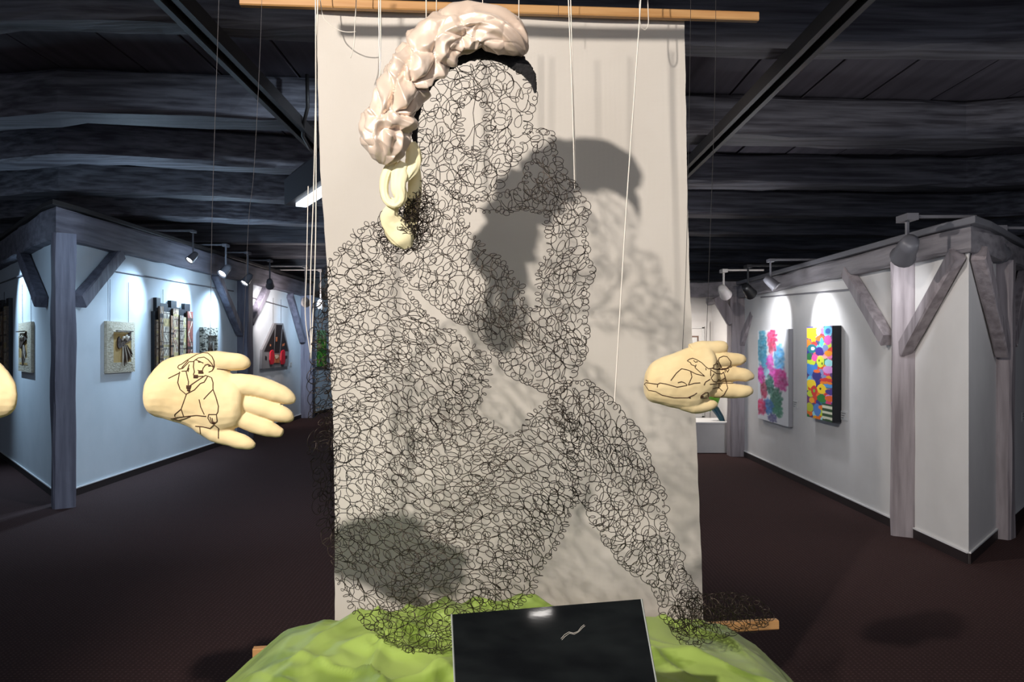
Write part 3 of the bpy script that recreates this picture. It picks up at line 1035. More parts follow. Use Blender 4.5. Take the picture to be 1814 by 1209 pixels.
# white plinth and the sculpture on it
PD = 11.75
t = thing('plinth', 'low white plinth in the right-hand bay beside the cloth', 'plinth', (2.7, PD + 0.4, 0))
x1 = P(1293, 0, PD).x
MB().box((x1 - 0.5, PD + 0.35, 0.215), (1.0, 0.7, 0.43)).build('body', M_wallR, t)
MB().box((x1 - 0.5, PD + 0.35, 0.442), (1.02, 0.72, 0.022)).build('top_panel', M_edge, t)
t = thing('sculpture', 'green and dark blue bent figure standing on the low white plinth', 'sculpture', P(1283, 750, PD + 0.2))
M_sg = mat('glazed green', rgb(120, 180, 50), 0.35, col2=rgb(40, 120, 60), scale=(6, 6, 6))
M_sb = mat('glazed blue', rgb(20, 52, 90), 0.35, col2=rgb(10, 80, 80), scale=(5, 5, 5))
MB().tube([P(1252, 662, PD + .3), P(1262, 680, PD + .3), P(1266, 700, PD + .3), P(1262, 716, PD + .3), P(1255, 728, PD + .3)], [0.05, 0.09, 0.10, 0.08, 0.03], 14).build('green_body', M_sg, t, True)
MB().tube([P(1256, 712, PD + .3), P(1268, 726, PD + .3), P(1277, 740, PD + .25), P(1283, 753, PD + .2)], [0.05, 0.055, 0.045, 0.03], 12).build('blue_tail', M_sb, t, True)
t = thing('small_frame', 'small brown frame on the back wall beside the cloth edge', 'picture', (P(1233, 604, 13.1).x, 13.18, 1.55))
c = P(1229, 606, 13.15)
MB().box((c.x, 13.17, c.z), (0.16, 0.03, 0.20)).build('frame', mat('brown frame', rgb(120, 96, 84), 0.6), t)
MB().box((c.x, 13.15, c.z), (0.11, 0.012, 0.15)).build('picture', M_card, t)

# ------------------------------------------------------------ the cloth banner with its two battens
def banner_D(px):      # the cloth hangs slightly askew: its right side is farther away
    return 2.80 + (px - 425) / (1360 - 425) * 0.19


def Pb(px, py, off=0.0):
    return P(px, py, banner_D(px) + off)


bt = thing('cloth_banner', 'tall undyed cotton cloth hanging behind the wire figure between two pine battens', 'banner', Pb(905, 1130))
nxb, nzb = 60, 110
V = []
for j in range(nzb + 1):
    v = j / nzb
    py = 14 + v * 1122
    le = np.interp(py, [14, 100, 300, 480, 620, 740, 900, 1140], [559, 562, 567, 580, 583, 590, 593, 593])
    re = np.interp(py, [14, 100, 300, 500, 620, 850, 1000, 1140], [1212, 1214, 1217, 1222, 1228, 1237, 1243, 1247])
    for i in range(nxb + 1):
        u = i / nxb
        px = le + (re - le) * u + 1.2 * noise.noise(Vector((py * 0.03, 0, u * 3)))
        off = 0.012 * math.sin(u * 9 + v * 2) * (0.3 + v) + 0.01 * noise.noise(Vector((u * 3, v * 4, 0)))
        off += 0.03 * math.exp(-((px - 1240) / 40) ** 2 - ((py - 985 - (1247 - px) * 0.6) / 14) ** 2) * -1
        p = Pb(px, py + 18 * u * (1 - v) - 30 * u * v * 0 , off)
        V.append(p)
Fc = [(j * (nxb + 1) + i, j * (nxb + 1) + i + 1, (j + 1) * (nxb + 1) + i + 1, (j + 1) * (nxb + 1) + i) for j in range(nzb) for i in range(nxb)]
npmesh('cloth', V, Fc, M_banner, bt)
MB().timber([Pb(426, 3, -0.03), Pb(1342, 31, -0.03)], 0.03, 0.032, seg=0.3, jit=0.001, ch=0.004).build('top_batten', M_pine, bt)
MB().timber([Pb(449, 1157, -0.03), Pb(1377, 1106, -0.03)], 0.03, 0.036, seg=0.3, jit=0.001, ch=0.004).build('bottom_batten', M_pine, bt)

# ------------------------------------------------------------ green cloth over the table
tb = thing('display_table', 'low table hidden beneath the lime green cloth', 'table', (0, 2.15, 0))
MB().box((0, 2.18, 0.60), (0.96, 0.66, 0.03)).build('tabletop', M_pine, tb)
for sx in (-1, 1):
    for sy in (-1, 1):
        MB().box((sx * 0.44, 2.18 + sy * 0.28, 0.293), (0.05, 0.05, 0.585)).build('leg', M_pine, tb)

nx, ny = 210, 130
V = []
for j in range(ny + 1):
    vv = j / ny
    for i in range(nx + 1):
        uu = i / nx
        x_ = -1.12 + 2.24 * uu
        y_ = 1.62 + 1.10 * vv
        n1 = noise.noise(Vector((x_ * 1.7 + 0.4 * y_, y_ * 2.6, 1.3)))
        n2 = noise.noise(Vector((x_ * 3.3 - 1.2 * y_, y_ * 2.0 + 1.6 * x_, 7.7)))
        n3 = noise.noise(Vector((x_ * 8 + 3 * n1, y_ * 5 + 3 * n2, 3.1)))
        n4 = noise.noise(Vector((x_ * 4.2 + 5 * y_ + n1, y_ * 1.4 - 1.5 * x_, 11.0)))
        rid = max(0, 1 - abs(n2) * 4.0) ** 1.4
        rid2 = max(0, 1 - abs(n4) * 4.5) ** 1.6
        fe = max(0.25, 1 - max(0, abs(x_) - 0.42) * 3)
        z_ = 0.703 + 0.026 * n1 + 0.034 * rid * fe + 0.024 * rid2 * fe + 0.008 * n3 * fe + 0.020 * fe * max(0, 1 - abs(n1 + 0.3 * n3) * 5.5)
        z_ += 0.03 * math.exp(-((x_ + 0.05) / 0.35) ** 2 - ((y_ - 2.62) / 0.14) ** 2)
        z_ -= 0.030 * (abs(x_) / 0.6) ** 2
        ax = abs(x_)
        dx = max(0, ax - 0.70)
        z_ -= 1.2 * dx ** 1.4 * (1 + 0.25 * noise.noise(Vector((y_ * 5, x_ * 1.5, 5))))
        fy = max(0, 1.80 - y_)
        z_ -= 2.2 * fy ** 1.3
        by = max(0, y_ - 2.64)
        z_ -= 3.0 * by ** 1.3
        V.append((x_, y_, max(z_, 0.30)))
Fc = [(j * (nx + 1) + i, j * (nx + 1) + i + 1, (j + 1) * (nx + 1) + i + 1, (j + 1) * (nx + 1) + i) for j in range(ny) for i in range(nx)]
gc = npmesh('table_cloth', V, Fc, M_green)
tag(gc, 'crumpled sheer lime green cloth spread under the wire figure', 'cloth')

# black gloss panel leaning on the cloth
TL = P(801, 1089, 1.90); TR = P(1135, 1062, 1.84)
BLd = P(808, 1320, 1.68)
nrm = (TR - TL).cross(BLd - TL).normalized()


def on_panel(px, py, off=0.0):
    d_ = P(px, py, 1.0) - Vector((0, 0, CH))
    o_ = Vector((0, 0, CH))
    t_ = (TL - o_).dot(nrm) / d_.dot(nrm)
    return o_ + d_ * t_ + (nrm if nrm.y < 0 else -nrm) * off


bp_ = thing('black_panel', 'gloss black acrylic panel leaning on the green cloth in front', 'panel', on_panel(990, 1300))
cr = [on_panel(801, 1089), on_panel(1135, 1062), on_panel(1183, 1330), on_panel(812, 1330)]
inn = (nrm if nrm.y > 0 else -nrm)
q = MB(); q.add(cr + [c_ + inn * 0.02 for c_ in cr], [(0, 1, 2, 3), (7, 6, 5, 4)] + [(i, 4 + i, 4 + (i + 1) % 4, (i + 1) % 4) for i in range(4)])
q.build('sheet', M_gloss, bp_)
for k_, (a_, b_) in enumerate(((cr[0], cr[3]), (cr[1], cr[2]))):
    s_ = (cr[0] - cr[1]).normalized() * (1 if k_ == 0 else -1) * 0.0015
    MB().tube([a_ + s_, b_ + s_], 0.0022, 5).build('edge_strip', M_glossedge, bp_)
dv = (on_panel(958, 1088) - Vector((0, 0, CH))).normalized()
rv = dv - 2 * dv.dot(nrm) * nrm
hp = on_panel(958, 1088) + rv * ((3.30 - on_panel(958, 1088).z) / rv.z)
ld = light('panel_glint_light', 'AREA', hp, on_panel(958, 1088), 0.12, (1, 0.95, 0.9), shape='ELLIPSE', size=0.13, size_y=0.018)  # unseen light added and shaped so the panel mirrors an oval highlight
ld.rotation_euler = (0, 0, 0)
th = MB()
for dy in (0, 0.7):
    pp = [(994, 1133), (1000, 1126 + dy), (1008, 1121), (1016, 1123), (1024, 1120 - dy * 2), (1030, 1112), (1035, 1108)]
    th.tube([on_panel(x_ + dy * 2, y_ + dy * 3, 0.002) for x_, y_ in pp], 0.00035, 4)
th = th.build('loose_thread', M_cord)
tag(th, 'loose white thread lying on the gloss black panel', 'thread')

# ------------------------------------------------------------ the wire figure
def inside(px, py, poly):
    poly = np.asarray(poly, float)
    c = np.zeros(px.shape, bool)
    n = len(poly)
    j = n - 1
    for i in range(n):
        xi, yi = poly[i]; xj, yj = poly[j]
        cond = ((yi > py) != (yj > py)) & (px < (xj - xi) * (py - yi) / (yj - yi + 1e-9) + xi)
        c ^= cond
        j = i
    return c


def edge_dist(px, py, poly):
    poly = np.asarray(poly, float)
    d = np.full(px.shape, 1e9)
    n = len(poly)
    for i in range(n):
        a = poly[i]; b = poly[(i + 1) % n]
        ab = b - a
        t = np.clip(((px - a[0]) * ab[0] + (py - a[1]) * ab[1]) / (ab @ ab + 1e-9), 0, 1)
        d = np.minimum(d, np.hypot(px - a[0] - t * ab[0], py - a[1] - t * ab[1]))
    return d


CTRL = np.array([(850, 220, 2.28), (960, 300, 2.24), (1010, 420, 2.26), (960, 640, 2.14), (720, 420, 2.32), (600, 600, 2.36), (700, 800, 2.34), (850, 660, 2.28),
                 (1030, 710, 2.10), (1130, 900, 2.22), (1230, 1090, 2.34), (1350, 1090, 2.36), (700, 1120, 2.30), (930, 1000, 2.20), (560, 800, 2.42), (950, 850, 2.16)])


def baseD(px, py):
    w = 1.0 / (((px[:, None] - CTRL[None, :, 0]) ** 2 + (py[:, None] - CTRL[None, :, 1]) ** 2) + 1500.)
    w = w ** 1.5
    return (w * CTRL[None, :, 2]).sum(1) / w.sum(1)


def surf(px, py, poly, side, kb):
    """hollow body: front and back skins bulge away from one another"""
    d = np.clip(edge_dist(px, py, poly), 0, 140)
    ins = inside(px, py, poly)
    b = kb * np.sqrt(np.where(ins, d, 0) / 100.0)
    D = baseD(px, py) - side * b
    return np.stack([(px - CX) / F * D, D, CH - (py - HY) / F * D], 1)


def sweep(paths, r, sides=4):
    """many polylines to one tube mesh (arrays)"""
    VV, FF = [], []
    k = 0
    for P_ in paths:
        n = len(P_)
        if n < 3:
            continue
        T = np.gradient(P_, axis=0)
        T /= np.linalg.norm(T, axis=1)[:, None] + 1e-9
        ref = np.array([0.05, 1.0, 0.03])
        N1 = np.cross(T, ref)
        N1 /= np.linalg.norm(N1, axis=1)[:, None] + 1e-9
        N2 = np.cross(T, N1)
        ang = np.arange(sides) * 2 * PI / sides
        ring = P_[:, None, :] + r * (np.cos(ang)[None, :, None] * N1[:, None, :] + np.sin(ang)[None, :, None] * N2[:, None, :])
        VV.append(ring.reshape(-1, 3))
        i = np.arange(n - 1)[:, None] * sides
        a = i + np.arange(sides)[None, :]
        b = i + (np.arange(sides)[None, :] + 1) % sides
        FF.append(np.stack([a, b, b + sides, a + sides], -1).reshape(-1, 4) + k)
        k += n * sides
    return np.concatenate(VV), np.concatenate(FF)


def crochet(poly, holes, theta, pitch, rowgap, rad, side, kb, jit=0.35, extra=0.0, seg=11, drop=0.0, lean=0.9):
    """rows of looped wire filling a region; theta turns the rows"""
    pa = np.asarray(poly, float)
    c, s = math.cos(theta), math.sin(theta)
    u = pa[:, 0] * c + pa[:, 1] * s
    v = -pa[:, 0] * s + pa[:, 1] * c
    out = []
    vv = v.min() + rowgap * 0.6
    row = 0
    while vv < v.max():
        n = int((u.max() - u.min()) / pitch) + 2
        uc = u.min() + np.arange(n) * pitch + rng.uniform(-.5, .5) * pitch
        uc = uc + rng.normal(0, pitch * jit * 0.5, n)
        vc = vv + rng.normal(0, rowgap * jit * 0.55, n) + rowgap * 0.5 * np.sin(uc * 0.02 + row * 0.7)
        X = uc * c - vc * s
        Y = uc * s + vc * c
        ok = inside(X, Y, poly) & (edge_dist(X, Y, poly) > rad * 0.7)
        for h_ in holes:
            ok &= ~inside(X, Y, h_)
            ok &= edge_dist(X, Y, h_) > rad * 0.7
        if drop:
            ok &= rng.uniform(0, 1, n) > drop
        ra = rad * rng.uniform(0.95, 1.6, n)
        rb = rad * rng.uniform(0.55, 1.05, n)
        tilt = lean + rng.uniform(-.45, .45, n) + 0.5 * np.sin(uc * 0.013 + vv * 0.017)
        sgn = 1 if row % 2 else -1
        i = 0
        while i < n:
            if not ok[i]:
                i += 1
                continue
            j = i
            while j + 1 < n and ok[j + 1]:
                j += 1
            m = j - i + 1
            tt = np.linspace(i - 0.45, j + 0.45, m * seg + 1)
            idx = np.arange(n)
            A_ = np.interp(tt, idx, ra); B_ = np.interp(tt, idx, rb); U_c = np.interp(tt, idx, uc); V_c = np.interp(tt, idx, vc); ti = np.interp(tt, idx, tilt)
            ph = 2 * PI * tt * sgn
            lx = A_ * np.cos(ph); ly = B_ * np.sin(ph)
            lu = lx * np.cos(ti) - ly * np.sin(ti); lv = lx * np.sin(ti) + ly * np.cos(ti)
            uu = U_c + lu; v2 = V_c + lv
            X2 = uu * c - v2 * s; Y2 = uu * s + v2 * c
            W = surf(X2, Y2, poly, side, kb)
            W[:, 1] += 0.006 * np.sin(ph * 1.5 + row) + extra
            out.append(W)
            i = j + 1
        row += 1
        vv += rowgap
    return out


def hem(poly, holes, rad, pitch, side, kb, closed=True, extra=0.0, seg=11):
    """a looped chain that follows an outline"""
    pa = np.asarray(list(poly) + ([poly[0]] if closed else []), float)
    L = np.concatenate([[0], np.cumsum(np.hypot(*np.diff(pa, axis=0).T))])
    n = int(L[-1] / pitch)
    tt = np.linspace(0, n, n * seg + 1)
    cx_ = np.interp(tt * L[-1] / n, L, pa[:, 0]); cy_ = np.interp(tt * L[-1] / n, L, pa[:, 1])
    k = np.arange(n + 1)
    A_ = np.interp(tt, k, rad * rng.uniform(.6, 1.6, n + 1)); B_ = np.interp(tt, k, rad * rng.uniform(.45, 1.3, n + 1))
    jx = np.interp(tt, k, rng.normal(0, rad * 0.5, n + 1)); jy = np.interp(tt, k, rng.normal(0, rad * 0.5, n + 1))
    X = cx_ + jx + A_ * np.cos(2 * PI * tt); Y = cy_ + jy + B_ * np.sin(2 * PI * tt)
    W = surf(X, Y, poly, side, kb)
    W[:, 1] += 0.004 * np.sin(3 * PI * tt) + extra
    return [W]


HEAD = [(766, 140), (790, 118), (820, 106), (850, 101), (880, 105), (912, 118), (934, 140), (946, 168), (937, 192), (936, 222), (926, 258), (907, 292), (881, 330), (850, 350),
        (815, 348), (785, 331), (762, 316), (748, 292), (743, 262), (738, 215), (742, 185), (752, 160)]
FACEHOLE = [(839 + 26 * math.cos(a_), 228 + 42 * math.sin(a_)) for a_ in np.linspace(0, 2 * PI, 14)[:-1]]
ARM = [(939, 233), (957, 231), (978, 241), (978, 258), (984, 285), (992, 300), (1010, 322), (1028, 345), (1038, 364), (1038, 455), (1050, 481), (1038, 504), (1039, 590), (1037, 612),
       (1024, 650), (1008, 682), (985, 697), (968, 691), (912, 665), (890, 642), (867, 605), (834, 579), (800, 564), (770, 537), (740, 507), (710, 477), (684, 447), (668, 408),
       (690, 378), (720, 352), (745, 325), (762, 320), (785, 335), (816, 351), (851, 354), (890, 348), (908, 342), (931, 322), (936, 305), (944, 287), (949, 266)]
ARMHOLE = [(822, 372), (851, 371), (885, 374), (930, 372), (972, 376), (974, 455), (963, 466), (954, 489), (957, 530), (952, 549), (931, 552), (926, 540), (924, 515), (897, 477),
           (871, 451), (837, 414), (819, 393), (812, 378)]
TORSO = [(668, 398), (650, 397), (624, 425), (597, 447), (579, 472), (580, 560), (582, 700), (590, 850), (596, 960), (600, 1030), (622, 1075), (648, 1108), (680, 1130), (720, 1148),
         (760, 1154), (800, 1150), (850, 1120), (900, 1092), (925, 1074), (945, 1040), (968, 990), (987, 956), (1002, 919), (1022, 888), (1024, 800), (1016, 740), (990, 712), (965, 715),
         (940, 738), (924, 770), (905, 774), (879, 759), (848, 742), (837, 721), (860, 702), (864, 657), (869, 639), (842, 618), (803, 590), (750, 554), (716, 510), (686, 462)]
LEG = [(976, 700), (1008, 681), (1045, 681), (1073, 703), (1100, 731), (1130, 771), (1143, 800), (1152, 832), (1167, 859), (1178, 889), (1178, 937), (1193, 967), (1212, 1012),
       (1238, 1052), (1236, 1080), (1215, 1125), (1195, 1118), (1180, 1095), (1170, 1060), (1155, 1035), (1120, 1015), (1095, 990), (1070, 950), (1050, 915), (1036, 890), (1020, 872),
       (1010, 800), (985, 740)]
FOOT = [(1188, 1090), (1212, 1050), (1240, 1056), (1290, 1056), (1330, 1064), (1358, 1080), (1368, 1094), (1350, 1110), (1300, 1117), (1262, 1130), (1236, 1142), (1212, 1138), (1194, 1118)]
BACK = [(579, 475), (562, 500), (548, 560), (543, 640), (543, 720), (549, 800), (554, 900), (568, 960), (592, 1003), (612, 1010), (606, 900), (600, 760), (596, 600), (592, 500)]
DENSE = [(662, 404), (688, 368), (720, 345), (764, 328), (770, 380), (762, 422), (737, 452), (700, 448), (676, 430)]

WR = 0.001
fig = thing('wire_figure', 'life-size seated woman crocheted from dark wire, with a satin turban, before the cloth', 'sculpture', P(850, 1150, 2.3))


def wire_part(name, paths, r=WR):
    V_, F_ = sweep(paths, r)
    return npmesh(name, V_, F_, M_wire, fig)


ps = crochet(HEAD, [FACEHOLE], 0.5, 22, 20, 11.5, 1, 0.10, jit=0.5) + crochet(HEAD, [FACEHOLE], -0.9, 26, 25, 11.5, -1, 0.10, jit=0.6)
ps += hem(HEAD, [], 6.5, 13, 1, 0.06)
RING = [(839 + 31 * math.cos(a_), 228 + 48 * math.sin(a_)) for a_ in np.linspace(0, 2 * PI, 16)[:-1]]
for rr_, pt_ in ((8.5, 17), (6.5, 15)):
    for W_ in hem(RING, [], rr_, pt_, 1, 0.0):
        W_[:, 1] -= 0.06
        ps.append(W_)
for pp in ([(822, 252), (832, 240), (838, 226), (848, 219), (857, 224), (858, 236), (851, 245), (844, 240), (842, 228), (850, 219), (862, 212)],
           [(838, 140), (842, 175), (838, 200), (841, 226), (839, 250), (838, 272)]):
    A_ = np.array(pp, float)
    t_ = np.linspace(0, len(A_) - 1, len(A_) * 6)
    ps.append(surf(np.interp(t_, range(len(A_)), A_[:, 0]), np.interp(t_, range(len(A_)), A_[:, 1]), HEAD, 1, 0.10))
wire_part('head', ps, 0.0010)
ps = crochet(ARM, [ARMHOLE], 0.75, 18.5, 15, 9.6, 1, 0.07, jit=.28) + crochet(ARM, [ARMHOLE], -0.6, 26, 24, 9.6, -1, 0.07)
ps += hem(ARM, [], 5.5, 10, 1, 0.0) + hem(ARMHOLE, [], 5.5, 10, 1, 0.0)
ps += crochet(DENSE, [], 0.2, 13, 12, 8, 1, 0.08) + crochet(DENSE, [], 1.3, 13, 12, 8, 1, 0.06) + crochet(DENSE, [], -0.6, 14, 13, 8, 1, 0.10)
wire_part('arms', ps)
ps = crochet(TORSO, [], -0.55, 19, 15, 9.8, 1, 0.14, jit=.28) + crochet(TORSO, [], 0.35, 26, 25, 10, -1, 0.12)
ps += hem(TORSO, [], 5.5, 11, 1, 0.0)
ps += crochet(BACK, [], 1.4, 18, 17, 9, -1, 0.0, jit=0.5) + crochet(BACK, [], 1.2, 18, 20, 9, -1, 0.02, jit=0.5)
wire_part('torso', ps)
ps = crochet(LEG, [], 0.9, 18, 15, 9.4, 1, 0.09, jit=.28) + crochet(LEG, [], -0.3, 24, 23, 9.5, -1, 0.08) + hem(LEG, [], 5.5, 10, 1, 0.0)
wire_part('leg', ps)
ps = crochet(FOOT, [], 0.1, 14, 11, 8.5, 1, 0.05) + crochet(FOOT, [], -0.6, 16, 15, 8.5, -1, 0.05) + hem(FOOT, [], 5.5, 10, 1, 0.0)
wire_part('foot', ps)


# satin turban: a gathered, creased roll of cloth
def smooth_path(ctrl, n):
    """Catmull-Rom through (px, py, r[, D]) rows"""
    C_ = np.array(ctrl, float)
    C2 = np.vstack([2 * C_[0] - C_[1], C_, 2 * C_[-1] - C_[-2]])
    out = []
    m = len(C_) - 1
    for q_ in np.linspace(0, m - 1e-6, n):
        i = int(q_); t_ = q_ - i
        a0, a1, a2, a3 = C2[i], C2[i + 1], C2[i + 2], C2[i + 3]
        out.append(0.5 * ((2 * a1) + (-a0 + a2) * t_ + (2 * a0 - 5 * a1 + 4 * a2 - a3) * t_ ** 2 + (-a0 + 3 * a1 - 3 * a2 + a3) * t_ ** 3))
    return np.array(out)


def ridge(p, k):
    return 1 - abs(noise.noise(p * k)) * 2.4


def fabric_roll(name, ctrl, n, m, fold, seed, material, flat=0.8, freq=1.0, tw=0.5):
    pth = smooth_path(ctrl, n)
    V_ = []
    T = np.gradient(pth[:, :2], axis=0)
    T /= np.linalg.norm(T, axis=1)[:, None]
    s_acc = 0
    for k in range(n):
        if k:
            s_acc += np.hypot(*(pth[k, :2] - pth[k - 1, :2]))
        x0, y0, r, D = pth[k]
        tx, ty = T[k]
        nxp, nyp = -ty, tx
        for i in range(m):
            th_ = 2 * PI * i / m
            cth, sth = math.cos(th_), math.sin(th_)
            # soft pillows of cloth bounded by sharp gathers, with finer tucks on top
            w1 = Vector((s_acc / 62.0 + tw * sth + 0.35 * cth + seed, cth * 0.62 + 0.25 * math.sin(s_acc / 31.0), sth * 0.75))
            wr = noise.noise_vector(w1 * 0.9) * 0.75
            dst = noise.voronoi((w1 + wr) * freq)[0]
            pil = min(1.0, (dst[1] - dst[0]) * 1.9) ** 0.6
            w2 = Vector((s_acc / 30.0 + 1.1 * cth - tw * sth * 1.5, 0.5 * cth, 0.5 * sth + seed)) + wr * 1.2
            a2 = ridge(w2, 0.8)
            w3 = Vector((s_acc / 150.0 + seed, 1.5 * cth, 1.5 * sth)) + wr * 0.5
            a3 = ridge(w3, 1.0)
            am_ = 0.28 + 0.95 * math.exp(-((k / n - 0.42) / 0.20) ** 2)
            f_ = 1 + fold * ((0.50 * (pil - .75) + 0.22 * (a2 - .6)) * am_ + (0.40 - 0.22 * am_) * (a3 - .6))
            rr = r * max(0.15, f_)
            X_ = x0 + nxp * cth * rr
            Y_ = y0 + nyp * cth * rr
            Dd = D - sth * rr * flat * D / F
            V_.append(tuple(P(X_, Y_, Dd)))
    F_ = [(k * m + i, k * m + (i + 1) % m, (k + 1) * m + (i + 1) % m, (k + 1) * m + i) for k in range(n - 1) for i in range(m)]
    return npmesh(name, V_, F_, material, fig)


fabric_roll('turban', [(676, 291, 6, 2.22), (678, 284, 22, 2.22), (682, 262, 38, 2.21), (684, 225, 47, 2.20), (698, 180, 50, 2.20), (720, 138, 50, 2.20), (752, 104, 47, 2.20),
                       (790, 65, 46, 2.20), (832, 48, 41, 2.20), (872, 50, 40, 2.20), (904, 68, 35, 2.21), (922, 88, 18, 2.22), (928, 98, 5, 2.23)],
            340, 150, 0.80, 2.0, M_satin, 0.85, 1.0, 0.5)


def flat_band(name, ctrl, n, m, thick, material, rough=0.0):
    pth = smooth_path(ctrl, n)
    T = np.gradient(pth[:, :2], axis=0)
    T /= np.linalg.norm(T, axis=1)[:, None]
    V_ = []
    for k in range(n):
        x0, y0, r, D = pth[k]
        for i in range(m):
            th_ = 2 * PI * i / m
            rj = 1 + rough * noise.noise(Vector((k * 0.5, i * 1.3, 2)))
            X_ = x0 - T[k, 1] * math.cos(th_) * r * rj
            Y_ = y0 + T[k, 0] * math.cos(th_) * r * rj
            V_.append(tuple(P(X_, Y_, D - math.sin(th_) * thick * (0.3 + r / 12))))
    F_ = [(k * m + i, k * m + (i + 1) % m, (k + 1) * m + (i + 1) % m, (k + 1) * m + i) for k in range(n - 1) for i in range(m)]
    return npmesh(name, V_, F_, material, fig)


flat_band('hairband', [(738, 262, 2, 2.27), (734, 235, 6, 2.27), (736, 205, 7, 2.27), (746, 172, 8, 2.27), (766, 138, 10, 2.26), (800, 108, 13, 2.25), (845, 93, 13, 2.25),
                       (890, 99, 13, 2.26), (922, 115, 14, 2.26), (938, 132, 10, 2.26), (946, 150, 5, 2.26), (948, 165, 2, 2.26)], 120, 16, 0.012, M_hair, 0.35)

# yellow scarf tied below the turban
fabric_roll('scarf_knot', [(728, 252, 8, 2.25), (732, 270, 14, 2.24), (730, 292, 15, 2.24), (722, 312, 9, 2.24), (712, 322, 4, 2.24)], 70, 40, 0.6, 5, M_yellow, 0.6, 0.8)
fabric_roll('scarf_loop', [(716, 288, 9, 2.235), (708, 305, 15, 2.235), (706, 330, 14, 2.23), (709, 350, 12, 2.23), (700, 362, 9, 2.23), (686, 356, 8, 2.235), (680, 338, 8, 2.24),
                           (682, 315, 9, 2.24), (690, 296, 8, 2.24), (700, 284, 5, 2.24)], 140, 36, 0.5, 9, M_yellow, 0.6, 0.8)
fabric_roll('scarf_tail', [(700, 352, 8, 2.25), (694, 368, 12, 2.25), (690, 385, 19, 2.26), (702, 405, 24, 2.27), (716, 425, 20, 2.27), (724, 440, 8, 2.28)], 80, 40, 0.6, 13, M_yellow, 0.4, 0.8)
fabric_roll('scarf_back', [(736, 296, 8, 2.30), (735, 320, 12, 2.30), (734, 350, 13, 2.30), (728, 385, 14, 2.30), (724, 420, 12, 2.30), (720, 436, 5, 2.30)], 80, 36, 0.2, 21, M_yellow, 0.3, 0.6)

